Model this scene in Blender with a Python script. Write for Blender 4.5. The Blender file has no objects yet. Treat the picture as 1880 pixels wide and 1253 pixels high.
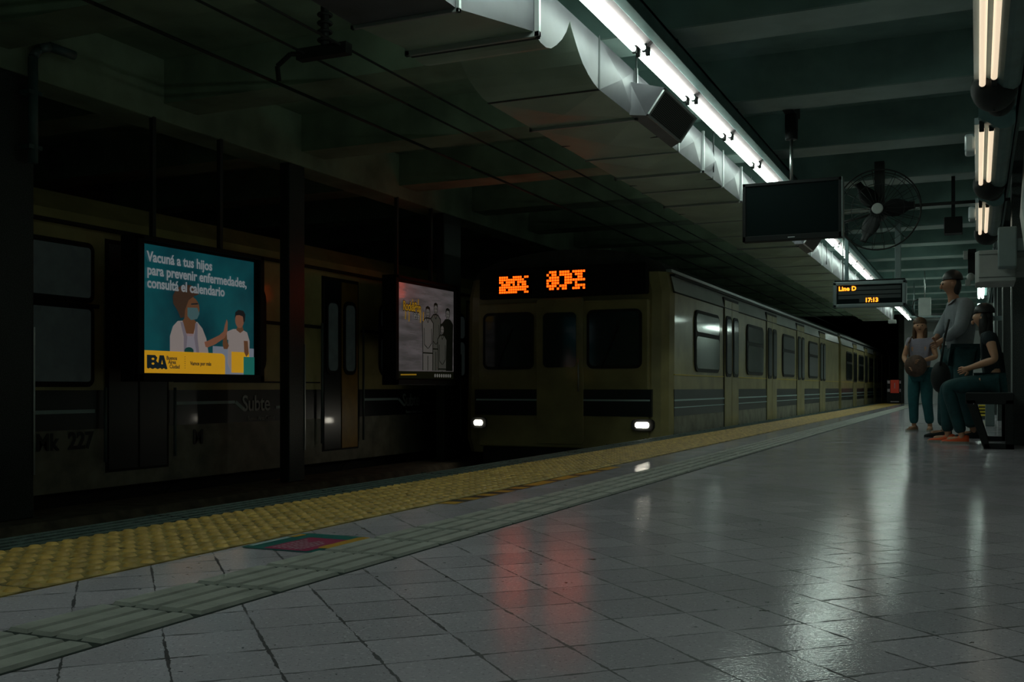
import bpy, bmesh, math, random
from mathutils import Vector, Matrix
random.seed(7)
C = bpy.context.scene.collection
sc = bpy.context.scene
PI = math.pi
# ------------------------------------------------------------------ camera, world, exposure
cd = bpy.data.cameras.new('camera'); cam = bpy.data.objects.new('camera', cd); C.objects.link(cam)
YAW = math.radians(24.2)
cam.location = (0, 0, .55); cam.rotation_euler = (PI/2, 0, YAW)
cd.sensor_width = 36; cd.lens = 36*1902/1880; cd.shift_y = 85.5/1880; cd.clip_end = 300; cd.clip_start = .02
sc.camera = cam
w = bpy.data.worlds.new('dark_air'); sc.world = w; w.use_nodes = True
w.node_tree.nodes['Background'].inputs[0].default_value = (.35, .75, .6, 1)
w.node_tree.nodes['Background'].inputs[1].default_value = .03
sc.view_settings.view_transform = 'Standard'; sc.view_settings.look = 'None'
sc.view_settings.exposure = 0; sc.view_settings.gamma = 1; sc.view_settings.use_curve_mapping = False
TUBE = 14.0        # radiance of the tubes
# ------------------------------------------------------------------ materials
def mat(name, col, rough=.6, metal=0, noise=0, nscale=8, bump=0, bscale=60, emit=0, ecol=None, rvar=0, coat=0, spec=.5, stretch=None):
    m = bpy.data.materials.new(name); m.use_nodes = True
    nt = m.node_tree; N = nt.nodes; L = nt.links; b = N['Principled BSDF']
    c4 = (*col, 1)
    b.inputs['Base Color'].default_value = c4; b.inputs['Roughness'].default_value = rough
    b.inputs['Metallic'].default_value = metal; b.inputs['Coat Weight'].default_value = coat
    b.inputs['Coat Roughness'].default_value = .08; b.inputs['Specular IOR Level'].default_value = spec
    tc = N.new('ShaderNodeTexCoord'); src = tc.outputs['Object']
    if stretch:
        mp = N.new('ShaderNodeMapping'); mp.inputs['Scale'].default_value = stretch; L.new(src, mp.inputs[0]); src = mp.outputs[0]
    if noise or rvar:
        n = N.new('ShaderNodeTexNoise'); n.inputs['Scale'].default_value = nscale; n.inputs['Detail'].default_value = 5; L.new(src, n.inputs[0])
        if noise:
            r = N.new('ShaderNodeValToRGB'); r.color_ramp.elements[0].position = .3; r.color_ramp.elements[1].position = .7
            r.color_ramp.elements[0].color = (*[x*(1-noise) for x in col], 1); r.color_ramp.elements[1].color = (*[min(1, x*(1+noise)) for x in col], 1)
            L.new(n.outputs['Fac'], r.inputs[0]); L.new(r.outputs[0], b.inputs['Base Color'])
        if rvar:
            mr = N.new('ShaderNodeMapRange'); mr.inputs[3].default_value = max(0, rough-rvar); mr.inputs[4].default_value = min(1, rough+rvar)
            L.new(n.outputs['Fac'], mr.inputs[0]); L.new(mr.outputs[0], b.inputs['Roughness'])
    if bump:
        n2 = N.new('ShaderNodeTexNoise'); n2.inputs['Scale'].default_value = bscale; n2.inputs['Detail'].default_value = 3; L.new(src, n2.inputs[0])
        bp = N.new('ShaderNodeBump'); bp.inputs['Strength'].default_value = bump; bp.inputs['Distance'].default_value = .01
        L.new(n2.outputs['Fac'], bp.inputs['Height']); L.new(bp.outputs[0], b.inputs['Normal'])
    if emit:
        b.inputs['Emission Color'].default_value = (*(ecol or col), 1); b.inputs['Emission Strength'].default_value = emit
    return m
def floor_mat():
    m = bpy.data.materials.new('terrazzo_tiles'); m.use_nodes = True
    nt = m.node_tree; N = nt.nodes; L = nt.links; b = N['Principled BSDF']
    def math_(op, a, bb=None, cc=None):
        n = N.new('ShaderNodeMath'); n.operation = op
        for i, v in enumerate((a, bb, cc)):
            if v is None: continue
            if isinstance(v, (int, float)): n.inputs[i].default_value = v
            else: L.new(v, n.inputs[i])
        return n.outputs[0]
    tc = N.new('ShaderNodeTexCoord'); sp = N.new('ShaderNodeSeparateXYZ'); L.new(tc.outputs['Object'], sp.inputs[0])
    x0, y0, T = -1.217, 2.197, .2
    x = math_('SUBTRACT', sp.outputs[0], x0); y = math_('SUBTRACT', sp.outputs[1], y0)
    k = 1/(math.sqrt(2)*T)
    u = math_('MULTIPLY', math_('ADD', x, y), k); v = math_('MULTIPLY', math_('SUBTRACT', x, y), k)
    def noise(scale, detail=4, vec=None):
        n = N.new('ShaderNodeTexNoise'); n.inputs['Scale'].default_value = scale; n.inputs['Detail'].default_value = detail
        L.new(vec or tc.outputs['Object'], n.inputs[0]); return n.outputs['Fac']
    wob = math_('MULTIPLY', math_('SUBTRACT', noise(45, 3), .5), .045)
    def joint(q, wd, cut):
        q2 = math_('ADD', q, wob)
        d = math_('ABSOLUTE', math_('SUBTRACT', math_('FRACT', math_('ADD', q2, .5)), .5))
        wv = math_('MULTIPLY', noise(11, 5), wd)
        return math_('LESS_THAN', d, math_('SUBTRACT', wv, cut))
    j = math_('MAXIMUM', joint(u, .085, .028), joint(v, .085, .027))
    sp1 = math_('LESS_THAN', noise(130, 3), .36); sp2 = math_('GREATER_THAN', noise(90, 3), .63)
    # per tile tone
    cx = N.new('ShaderNodeCombineXYZ'); L.new(math_('FLOOR', u), cx.inputs[0]); L.new(math_('FLOOR', v), cx.inputs[1])
    wn = N.new('ShaderNodeTexWhiteNoise'); L.new(cx.outputs[0], wn.inputs[0])
    tone = math_('ADD', .9, math_('MULTIPLY', wn.outputs[0], .2))
    tone = math_('MULTIPLY', tone, math_('ADD', .8, math_('MULTIPLY', noise(.8, 3), .4)))
    tone = math_('MULTIPLY', tone, math_('SUBTRACT', 1, math_('MULTIPLY', sp1, .35)))
    tone = math_('MULTIPLY', tone, math_('ADD', 1, math_('MULTIPLY', sp2, .25)))
    dirt = math_('LESS_THAN', math_('ADD', noise(28, 5), math_('MULTIPLY', noise(1.7, 2), .3)), .43)
    tone = math_('MULTIPLY', tone, math_('SUBTRACT', 1, math_('MULTIPLY', dirt, .8)))
    tone = math_('MULTIPLY', tone, math_('SUBTRACT', 1, math_('MULTIPLY', j, .85)))
    mx = N.new('ShaderNodeVectorMath'); mx.operation = 'SCALE'; mx.inputs[0].default_value = (.49, .45, .50); L.new(tone, mx.inputs[3])
    L.new(mx.outputs[0], b.inputs['Base Color'])
    L.new(math_('ADD', math_('ADD', .075, math_('MULTIPLY', noise(3, 5), .09)), math_('MULTIPLY', j, .4)), b.inputs['Roughness'])
    bp = N.new('ShaderNodeBump'); b.inputs['Specular IOR Level'].default_value = .22; bp.inputs['Strength'].default_value = .17; bp.inputs['Distance'].default_value = .003
    h = math_('SUBTRACT', math_('ADD', noise(110, 2), math_('MULTIPLY', noise(14, 2), 1.2)), math_('MULTIPLY', j, 1.0))
    L.new(h, bp.inputs['Height']); L.new(bp.outputs[0], b.inputs['Normal'])
    return m
M = {}
M['floor'] = floor_mat()
M['concrete'] = mat('shaded_concrete', (.22, .34, .31), .75, noise=.25, nscale=2.5, bump=.25, bscale=12)  # recess slab and beam sides: shade put into the darker colour
M['beam'] = mat('lit_beam_underside', (.33, .43, .40), .6, noise=.15, nscale=3, bump=.1, bscale=20)  # beam undersides: bounced light put into the lighter colour
M['dark_concrete'] = mat('sooty_concrete', (.055, .06, .05), .9, noise=.4, nscale=4, bump=.4, bscale=18)
M['track_ceiling'] = mat('ceiling_over_tracks', (.24, .32, .22), .9, noise=.3, nscale=2)  # separate grey-green tone for ceiling and beams over the tracks
M['brown_ledge'] = mat('dusty_ledge', (.09, .075, .05), .9, noise=.5, nscale=7, bump=.5, bscale=25)
M['pillar'] = mat('black_granite', (.035, .042, .04), .35, noise=.9, nscale=120, bump=.05)
M['wall'] = mat('grey_wall', (.30, .33, .31), .6, noise=.15, nscale=3)
M['pale_wall'] = mat('pale_wall', (.75, .78, .78), .6, noise=.1, nscale=2)
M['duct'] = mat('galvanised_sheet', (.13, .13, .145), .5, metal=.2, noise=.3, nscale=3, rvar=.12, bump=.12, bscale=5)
M['duct_b'] = mat('galvanised_sheet_lit_below', (.42, .52, .42), .5, metal=.3, noise=.2, nscale=2, rvar=.1)  # same sheet made lighter, painting floor bounce onto the duct underside
M['seam'] = mat('dark_seam', (.05, .06, .06), .6, metal=.5)
M['grille_wire'] = mat('grille_wire', (.14, .15, .14), .6)
M['flange'] = mat('steel_flange', (.50, .53, .53), .45, metal=.8)
M['tube'] = mat('white_tube', (.9, .88, .8), .3, emit=TUBE, ecol=(.78, 1, .88))
M['tube_dim'] = mat('cream_tube', (.9, .85, .75), .3, emit=1.05, ecol=(.80, .63, .44))
M['fixture'] = mat('fixture_white', (.40, .30, .32), .4, noise=.1)
M['teal_metal'] = mat('teal_painted_channel', (.07, .13, .13), .45, noise=.2)
M['black'] = mat('black_plastic', (.012, .014, .014), .6, spec=.2)
M['gloss_black'] = mat('black_screen', (.003, .009, .009), .6, spec=.06)
M['yellow'] = mat('yellow_tactile', (.46, .29, .07), .5, noise=.35, nscale=9, bump=.2, bscale=70)
M['yellow_base'] = mat('dirty_shaded_yellow', (.30, .215, .06), .75, noise=.6, nscale=11, bump=.3, bscale=50)  # dirt, plus the shadow between domes painted into the darker tone
M['edge'] = mat('green_grey_nosing', (.055, .085, .075), .6, noise=.5, nscale=30, bump=.6, bscale=90)
M['guide'] = mat('grey_green_guide', (.33, .335, .30), .55, noise=.2, nscale=10, bump=.15, bscale=80)
M['groove'] = mat('guide_groove', (.016, .024, .02), .9)
M['rail'] = mat('rail_steel', (.2, .16, .12), .4, metal=.9, noise=.3)
M['cream'] = mat('ochre_livery', (.33, .28, .12), .4, noise=.2, nscale=3, coat=.3)
M['cream_low'] = mat('grey_livery', (.22, .21, .16), .5, noise=.35, nscale=5)
M['navy'] = mat('dark_livery_band', (.012, .018, .02), .35, coat=.3)
M['stripe'] = mat('pale_blue_stripe', (.40, .55, .55), .4)
M['lettering'] = mat('grey_lettering', (.55, .6, .6), .5)
M['numerals'] = mat('dark_lettering', (.012, .016, .016), .5)
M['roofband'] = mat('grey_roof_band', (.50, .52, .52), .28, metal=.25, noise=.12, nscale=2)
M['roof'] = mat('roof_grey', (.06, .065, .06), .7, noise=.3)
M['glass'] = mat('dark_glass', (.03, .04, .04), .08, coat=.5)
M['glass2'] = mat('glass_interior_glow', (.13, .17, .16), .25, noise=.3, nscale=5, emit=.006, ecol=(.6, .8, .75))  # grey tone and faint glow painted in for the dim train interior
M['rubber'] = mat('rubber', (.008, .009, .008), .7)
M['door_y'] = mat('amber_door', (.42, .22, .02), .45, noise=.15)
M['bogie'] = mat('bogie_black', (.015, .015, .013), .8)
M['lamp'] = mat('headlamp_lens', (1, .97, .85), .2, emit=22, ecol=(1, .95, .78))
M['orange_led'] = mat('orange_led', (1, .2, .02), .4, emit=3.4, ecol=(1, .075, .003))
M['amber_led'] = mat('amber_led', (1, .4, .02), .4, emit=2.6, ecol=(1, .26, .012))
M['grey_case'] = mat('grey_case', (.16, .21, .21), .5, noise=.08)
M['box'] = mat('box_grey', (.34, .36, .34), .5, noise=.08)
M['wire'] = mat('wire_black', (.01, .012, .01), .7)
M['metal'] = mat('chrome', (.5, .53, .52), .3, metal=1)
M['clear'] = mat('clear_plastic', (.5, .6, .62), .15, coat=.5)
M['red'] = mat('red_panel', (.42, .04, .02), .5, emit=.04, ecol=(1, .08, .03))
M['yellow_paint'] = mat('yellow_paint', (.6, .45, .03), .5)
M['magenta'] = mat('magenta_print', (.30, .025, .085), .45)
M['teal_print'] = mat('teal_print', (.01, .13, .12), .45)
M['amber_print'] = mat('amber_print', (.5, .27, .03), .45)
M['white_print'] = mat('white_print', (.5, .4, .45), .5)
# ------------------------------------------------------------------ mesh helpers
class MB:
    def __init__(s, mats): s.bm = bmesh.new(); s.mats = mats
    def mi(s, m): 
        if m not in s.mats: s.mats.append(m)
        return s.mats.index(m)
    def face(s, vs, m=None, smooth=False):
        bv = [s.bm.verts.new(v) for v in vs]
        f = s.bm.faces.new(bv); f.material_index = s.mi(m) if m else 0; f.smooth = smooth; return f
    def box(s, a, b, m=None):
        x0, y0, z0 = [min(p, q) for p, q in zip(a, b)]; x1, y1, z1 = [max(p, q) for p, q in zip(a, b)]
        v = [s.bm.verts.new(p) for p in ((x0,y0,z0),(x1,y0,z0),(x1,y1,z0),(x0,y1,z0),(x0,y0,z1),(x1,y0,z1),(x1,y1,z1),(x0,y1,z1))]
        k = s.mi(m) if m else 0
        for q in ((0,3,2,1),(4,5,6,7),(0,1,5,4),(1,2,6,5),(2,3,7,6),(3,0,4,7)):
            f = s.bm.faces.new([v[i] for i in q]); f.material_index = k
        return s
    def prism(s, pts, axis, a, b, m=None, smooth=False):
        def P(p, t):
            return {'x': (t, p[0], p[1]), 'y': (p[0], t, p[1]), 'z': (p[0], p[1], t)}[axis]
        va = [s.bm.verts.new(P(p, a)) for p in pts]; vb = [s.bm.verts.new(P(p, b)) for p in pts]
        k = s.mi(m) if m else 0; n = len(pts)
        for f in (s.bm.faces.new(va), s.bm.faces.new(vb[::-1])): f.material_index = k
        for i in range(n):
            f = s.bm.faces.new((va[i], vb[i], vb[(i+1) % n], va[(i+1) % n])); f.material_index = k; f.smooth = smooth
        return s
    def cyl(s, p0, p1, r, n=12, m=None, r1=None, cap=True):
        p0, p1 = Vector(p0), Vector(p1); d = (p1-p0).normalized()
        a = d.orthogonal().normalized(); b = d.cross(a); r1 = r if r1 is None else r1; k = s.mi(m) if m else 0
        A = [s.bm.verts.new(p0+(a*math.cos(t)+b*math.sin(t))*r) for t in [2*PI*i/n for i in range(n)]]
        B = [s.bm.verts.new(p1+(a*math.cos(t)+b*math.sin(t))*r1) for t in [2*PI*i/n for i in range(n)]]
        for i in range(n):
            f = s.bm.faces.new((A[i], A[(i+1) % n], B[(i+1) % n], B[i])); f.smooth = True; f.material_index = k
        if cap:
            for q in (A[::-1], B): s.bm.faces.new(q).material_index = k
        return s
    def path(s, pts, r, n=8, m=None):
        for a, b in zip(pts[:-1], pts[1:]): s.cyl(a, b, r, n, m)
        return s
    def ring(s, c, R, r, axis='y', n=48, k=6, m=None):
        mi = s.mi(m) if m else 0; rows = []
        for i in range(n):
            t = 2*PI*i/n; row = []
            for j in range(k):
                q = 2*PI*j/k; rr = R+r*math.cos(q); h = r*math.sin(q)
                p = {'y': (rr*math.cos(t), h, rr*math.sin(t)), 'z': (rr*math.cos(t), rr*math.sin(t), h), 'x': (h, rr*math.cos(t), rr*math.sin(t))}[axis]
                row.append(s.bm.verts.new(Vector(c)+Vector(p)))
            rows.append(row)
        for i in range(n):
            for j in range(k):
                f = s.bm.faces.new((rows[i][j], rows[(i+1) % n][j], rows[(i+1) % n][(j+1) % k], rows[i][(j+1) % k])); f.smooth = True; f.material_index = mi
        return s
    def ball(s, c, r, m=None, u=14, v=9, zmin=-1, zmax=1):
        r = r if isinstance(r, (tuple, list)) else (r, r, r); k = s.mi(m) if m else 0; rows = []
        t0, t1 = math.asin(zmin), math.asin(zmax)
        for i in range(v+1):
            t = t0+(t1-t0)*i/v
            rows.append([s.bm.verts.new((c[0]+r[0]*math.cos(t)*math.cos(2*PI*j/u), c[1]+r[1]*math.cos(t)*math.sin(2*PI*j/u), c[2]+r[2]*math.sin(t))) for j in range(u)])
        for i in range(v):
            for j in range(u):
                f = s.bm.faces.new((rows[i][j], rows[i][(j+1) % u], rows[i+1][(j+1) % u], rows[i+1][j])); f.smooth = True; f.material_index = k
        return s
    def text(s, body, size, mtx, m, depth=.002, spacing=1, bold=0, align='LEFT', sx=1):
        cu = bpy.data.curves.new('t', 'FONT'); cu.body = body; cu.size = size; cu.extrude = depth/2; cu.space_character = spacing
        cu.offset = bold; cu.align_x = align; cu.resolution_u = 3
        o = bpy.data.objects.new('t', cu); C.objects.link(o)
        dg = bpy.context.evaluated_depsgraph_get(); me = bpy.data.meshes.new_from_object(o.evaluated_get(dg))
        k = s.mi(m); mt = mtx @ Matrix.Diagonal((sx, 1, 1, 1))
        vs = [s.bm.verts.new(mt @ v.co) for v in me.vertices]
        for p in me.polygons:
            try: s.bm.faces.new([vs[i] for i in p.vertices]).material_index = k
            except ValueError: pass
        bpy.data.objects.remove(o); bpy.data.curves.remove(cu); bpy.data.meshes.remove(me)
        return s
    def build(s, name, parent=None, bevel=0, seg=2, normals=True):
        if normals: bmesh.ops.recalc_face_normals(s.bm, faces=s.bm.faces)
        me = bpy.data.meshes.new(name); s.bm.to_mesh(me); s.bm.free()
        for m in s.mats: me.materials.append(M[m] if isinstance(m, str) else m)
        o = bpy.data.objects.new(name, me); C.objects.link(o)
        if parent: o.parent = parent; o.matrix_parent_inverse = Matrix.Translation(-Vector(parent.location)) if parent.type == 'EMPTY' and parent.parent is None and not any(parent.rotation_euler) else Matrix()
        if bevel:
            bv = o.modifiers.new('b', 'BEVEL'); bv.width = bevel; bv.segments = seg; bv.limit_method = 'ANGLE'
        return o
def mb(*mats): return MB(list(mats))
def tag(o, label=None, cat=None, group=None, kind=None):
    for k, v in (('label', label), ('category', cat), ('group', group), ('kind', kind)):
        if v: o[k] = v
    return o
def empty(name, loc=(0, 0, 0), **kw):
    o = bpy.data.objects.new(name, None); o.location = loc; o.empty_display_size = .1; C.objects.link(o); return tag(o, **kw)
def copy_tree(o, parent=None):
    c = o.copy(); C.objects.link(c)
    if parent: c.parent = parent
    for ch in list(o.children): copy_tree(ch, c)
    return c
def struct(o): o['kind'] = 'structure'; return o
F_, cs, sn = 1902, math.cos(YAW), math.sin(YAW)
def atX(px, py, X):      # point on the plane x = X seen at that pixel
    t = (px-940)/F_; d = X/(t*cs-sn); return Vector((X, d*(t*sn+cs), .55+d*(712-py)/F_))
def atY(px, py, Y):
    t = (px-940)/F_; d = Y/(t*sn+cs); return Vector((d*(t*cs-sn), Y, .55+d*(712-py)/F_))
# ------------------------------------------------------------------ setting
YA, YB = -5.0, 38.3
EX, YO, YI, GO, GI, WX = -3.24, -2.97, -2.33, -2.0, -1.70, .42
struct(mb('floor').box((YI, YA, -.25), (WX, YB, 0)).build('floor'))
struct(mb('dark_concrete').box((EX+.06, YA, -1.25), (YI, YB, -.03)).build('trim_1'))                    # platform wall under the edge
struct(mb('dark_concrete').box((-12, YA, -1.5), (EX+.06, 75, -1.25)).build('floor_trackbed'))
struct(mb('brown_ledge').prism([(-6.78, -1.25), (-6.08, -1.25), (-6.08, -.5), (-6.14, -.42), (-6.78, -.42)], 'y', YA, 60).build('trim_2'))
struct(mb('concrete').box((-3.1, YA, 3.38), (WX+.3, YB, 3.6)).box((-11, YA, 3.38), (-3.1, YB, 3.6), 'track_ceiling').build('ceiling'))
struct(mb('wall').box((WX, YA, -.2), (WX+.25, YB, 3.4)).build('wall_right'))
struct(mb('dark_concrete').box((-11.3, YA, -1.4), (-11, 75, 3.6)).build('wall_left'))
struct(mb('wall').box((-2.3, 38, -.2), (WX, 38.3, 3.4), 'pale_wall').build('wall_far'))
struct(mb('dark_concrete').box((-11.3, 74, -1.4), (-2.2, 74.3, 3.6)).build('wall_tunnel_end'))
struct(mb('dark_concrete').box((-2.5, 38.3, -1.3), (-2.25, 74, 3.6)).build('wall_tunnel_right'))
struct(mb('dark_concrete').box((-11.3, YB, 3.38), (-2.2, 74.5, 3.6)).build('ceiling_tunnel'))
# transverse beams
n = 0
for k in range(-3, 16):
    y1 = 7.34+1.99*k
    n += 1; b = mb('beam', 'concrete', 'dark_concrete')
    b.box((-3.1, y1-.42, 3.012), (WX, y1, 3.4), 'concrete').box((-3.1, y1-.42, 3.0), (WX, y1, 3.012), 'beam').box((-11, y1-.42, 3.0), (-3.1, y1, 3.4), 'track_ceiling')
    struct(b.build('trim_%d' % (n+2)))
struct(mb('track_ceiling').box((-6.75, YA, 2.85), (-6.4, 60, 3.4)).build('trim_50', bevel=.01))               # long beam over the pillars
# ------------------------------------------------------------------ platform edge
o = mb('edge', 'groove')
o.box((EX, YA, -.08), (YO, YB, 0))
for i in range(4):
    x = EX+.035+i*.062; o.box((x, YA, 0), (x+.035, YB, .006))
y = YA
while y < YB:
    o.box((EX-.001, y, -.02), (YO, y+.012, .0066), 'groove'); y += 1.2
tag(o.build('platform_nosing'), 'dark green-grey ribbed stone edge running along the platform above the track', 'platform edge')
o = mb('yellow', 'groove')
o.box((YO, YA, -.03), (YI, YB, .004), 'yellow_base')
pit = .071; ny = 9
bm = o.bm
y = YA+.03; row = 0
nseg = 10
while y < YB-.1:
    seg = 10 if y < 9 else 6
    for i in range(ny):
        x = YO+.036+i*pit
        A = []; B = []
        for j in range(seg):
            t = 2*PI*j/seg
            A.append(bm.verts.new((x+.025*math.cos(t), y+.025*math.sin(t), .0035))); B.append(bm.verts.new((x+.015*math.cos(t), y+.015*math.sin(t), .0125)))
        for j in range(seg):
            f = bm.faces.new((A[j], A[(j+1) % seg], B[(j+1) % seg], B[j])); f.smooth = True
        bm.faces.new(B)
    y += pit
y = YA
while y < YB:
    o.box((YO, y, .003), (YI, y+.004, .0046), 'groove'); y += pit*9/2*2
o.box(((YO+YI)/2-.002, YA, .003), ((YO+YI)/2+.002, YB, .0046), 'groove')
tag(o.build('tactile_paving', normals=False), 'worn yellow tactile paving strip with raised domes along the platform edge', 'tactile paving')
o = mb('groove', 'guide')
o.box((GO, YA, -.02), (GI, YB, .0015))  # near-black bed paints the shadow in the grooves between bars
y = 1.65-.31*21
while y < YB:
    for i in range(4):
        x0 = GO+.006+i*.0745; x1 = x0+.062; ya, yb = y+.012, y+.296; h = .010; bv = .005
        v = [bm2 for bm2 in ()]
        a = [o.bm.verts.new(p) for p in ((x0, ya, .001), (x1, ya, .001), (x1, yb, .001), (x0, yb, .001))]
        b = [o.bm.verts.new(p) for p in ((x0+bv, ya+.006, h), (x1-bv, ya+.006, h), (x1-bv, yb-.008, h), (x0+bv, yb-.008, h))]
        for j in range(4): o.bm.faces.new((a[j], a[(j+1) % 4], b[(j+1) % 4], b[j])).material_index = 1
        o.bm.faces.new(b).material_index = 1
    y += .31
tag(o.build('guide_paving', normals=False), 'grey-green ribbed guide path of four raised bars set in the platform floor', 'tactile paving')
# hazard stripes tape
o = mb('amber_print', 'numerals')
x0, x1 = YI+.005, YI+.085
y = 4.32; i = 0
while y < 6.8:
    o.face([(x0, y, .0015), (x1, y+.02, .0015), (x1, y+.12, .0015), (x0, y+.10, .0015)], 'amber_print' if i % 2 == 0 or y > 5.3 and i % 4 != 1 else 'numerals')
    y += .1; i += 1
tag(o.build('hazard_tape', normals=False), 'worn yellow and black striped tape along the inner edge of the yellow paving', 'floor tape')
# floor sticker
st = mb('teal_print', 'magenta', 'amber_print', 'white_print')
def rr(x0, y0, x1, y1, r, z):
    pts = []
    for cx, cy, a0 in ((x1-r, y0+r, -90), (x1-r, y1-r, 0), (x0+r, y1-r, 90), (x0+r, y0+r, 180)):
        for a in range(0, 91, 15): t = math.radians(a0+a); pts.append((cx+r*math.cos(t), cy+r*math.sin(t), z))
    return pts
st.face(rr(-2.315, 2.86, -2.015, 3.24, .03, .002), 'teal_print')
st.face(rr(-2.225, 2.875, -2.045, 3.15, .01, .0026), 'magenta')
st.face(rr(-2.06, 2.95, -2.012, 3.235, .022, .003), 'amber_print')
for r_ in range(6):
    yy = 0; x = -2.205+r_*.022
    yy = 2.90
    while yy < 3.08-(r_ % 3)*.02:
        l = random.uniform(.012, .03); st.face([(x, yy, .0032), (x+.009, yy, .0032), (x+.009, yy+l, .0032), (x, yy+l, .0032)], 'white_print'); yy += l+.008
st.face([(-2.305, 2.9, .0032), (-2.285, 2.9, .0032), (-2.285, 3.12, .0032), (-2.305, 3.12, .0032)], 'stripe')
st.face([(-2.305, 3.13, .0032), (-2.275, 3.13, .0032), (-2.275, 3.2, .0032), (-2.305, 3.2, .0032)], 'amber_print')
tag(st.build('floor_sticker', normals=False), 'magenta, teal and yellow notice sticker on the floor beside the yellow paving', 'sticker')
# floor hatch at the lower right
g = mb('groove')
gx, gy = -.10, 1.86
for a, b in (((0, 0), (.16, .16)), ((0, 0), (.16, -.16)),):
    d = Vector((b[0]-a[0], b[1]-a[1], 0)).normalized(); nrm = Vector((-d.y, d.x, 0))*.003
    p, q = Vector((gx+a[0], gy+a[1], .001)), Vector((gx+b[0], gy+b[1], .001))
    g.face([p-nrm, q-nrm, q+nrm, p+nrm])
tag(g.build('floor_hatch_joint', normals=False), 'dark diamond-shaped hatch joint in the floor at lower right', 'floor hatch')
# rails
for i, x in enumerate((-3.98, -5.42, -7.7, -9.14)):
    prof = [(-.07, -1.25), (.07, -1.25), (.07, -1.235), (.012, -1.22), (.012, -1.13), (.035, -1.12), (.035, -1.09), (-.035, -1.09), (-.035, -1.12), (-.012, -1.13), (-.012, -1.22), (-.07, -1.235)]
    if i < 2:
        r = mb('rail').prism([(x+a, b) for a, b in prof], 'y', YA, 70).build('track_rail')
        tag(r, ('steel rail of the near track, the one closer to the platform', 'steel rail of the near track, the one closer to the pillars')[i], 'rail', 'rails of the near track')
# ------------------------------------------------------------------ pillars between the tracks
def pillar(y0, y1, label, junction=False):
    o = mb('pillar').box((-6.52 if y1-y0 < .8 else -6.7, y0, -.42), (-6.4, y1, 2.85)).build('pillar', bevel=.01)
    tag(o, label, 'pillar', 'pillars between the tracks')
    f = mb('metal').box((-6.408, y1-.012, -.1), (-6.392, y1+.004, 1.0)).build('corner_strip', o)
    if junction:
        p = mb('teal_metal').path([(-6.36, y0+.25, 2.55), (-6.36, y0+.25, 2.96), (-6.34, y0+.29, 3.04), (-6.3, y0+.5, 3.04)], .03, 10).build('bent_conduit', o)
    return o
pillar(4.5, 5.57, 'wide dark pillar at the left edge of the view', False)
pillar(8.70, 8.97, 'slim dark pillar between the blue poster and the sketch poster')
pillar(12.06, 12.55, 'dark pillar at the right of the sketch poster, nearly behind the train front')
p = mb('teal_metal').path([(-6.33, 5.5, 2.2), (-6.33, 5.5, 2.98), (-6.32, 5.54, 3.05), (-6.3, 5.62, 3.09), (-6.3, 5.85, 3.09)], .035, 12)
for z in (2.3, 2.7): p.box((-6.41, 5.44, z), (-6.3, 5.56, z+.03))
tag(p.build('bent_pipe'), 'dark pipe bending over at the top of the wide left pillar', 'pipe')
# ------------------------------------------------------------------ posters
PX = -6.22
def T_x(y, z, x):       # text plane facing +x, reading along +y
    return Matrix(((0, 0, 1, x), (1, 0, 0, y), (0, 1, 0, z), (0, 0, 0, 1)))
def lit(name, col, e):
    M[name] = mat(name, col, .35, emit=e, ecol=col, coat=.6); return name
def print_noise(name, a, b, e, scale, stretch=(1, 1, 1)):
    m = mat(name, a, .3, coat=.6); nt = m.node_tree; N = nt.nodes; L = nt.links; bs = N['Principled BSDF']
    tc = N.new('ShaderNodeTexCoord'); mp = N.new('ShaderNodeMapping'); mp.inputs['Scale'].default_value = stretch
    n_ = N.new('ShaderNodeTexNoise'); n_.inputs['Scale'].default_value = scale; n_.inputs['Detail'].default_value = 6
    r = N.new('ShaderNodeValToRGB'); r.color_ramp.elements[0].position = .35; r.color_ramp.elements[1].position = .65
    r.color_ramp.elements[0].color = (*a, 1); r.color_ramp.elements[1].color = (*b, 1)
    L.new(tc.outputs['Object'], mp.inputs[0]); L.new(mp.outputs[0], n_.inputs[0]); L.new(n_.outputs['Fac'], r.inputs[0])
    L.new(r.outputs[0], bs.inputs['Base Color']); L.new(r.outputs[0], bs.inputs['Emission Color']); bs.inputs['Emission Strength'].default_value = e
    M[name] = m; return name
E1 = .38
lit('p_yellow', (.72, .36, .012), .5)
print_noise('p_sky', (.001, .035, .05), (.003, .085, .10), .45, 2.2)
lit('p_text', (.33, .36, .38), E1); lit('p_ink', (.008, .02, .028), .3); lit('p_white', (.42, .35, .33), .36)
lit('p_white2', (.34, .31, .36), .36); lit('p_fold', (.2, .17, .2), .45)
lit('p_skin', (.35, .14, .08), .32); lit('p_skin2', (.22, .09, .04), .3); lit('p_hair', (.06, .03, .018), .4); lit('p_hair2', (.012, .012, .015), .3)
lit('p_mask', (.07, .14, .15), .45); lit('p_green', (.01, .16, .13), .5); lit('p_sand', (.26, .29, .36), .4); lit('p_dkgreen', (.006, .06, .05), .4)
def poly(o, pts, m, y0, z0, sy, sz, x):       # normalised artwork coordinates, u right, v up
    o.face([(x, y0+u*sy, z0+v*sz) for u, v in pts], m)
def blob(cx, cy, rx, ry, n=20, a0=0): return [(cx+rx*math.cos(2*PI*i/n+a0), cy+ry*math.sin(2*PI*i/n+a0)) for i in range(n)]
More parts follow.
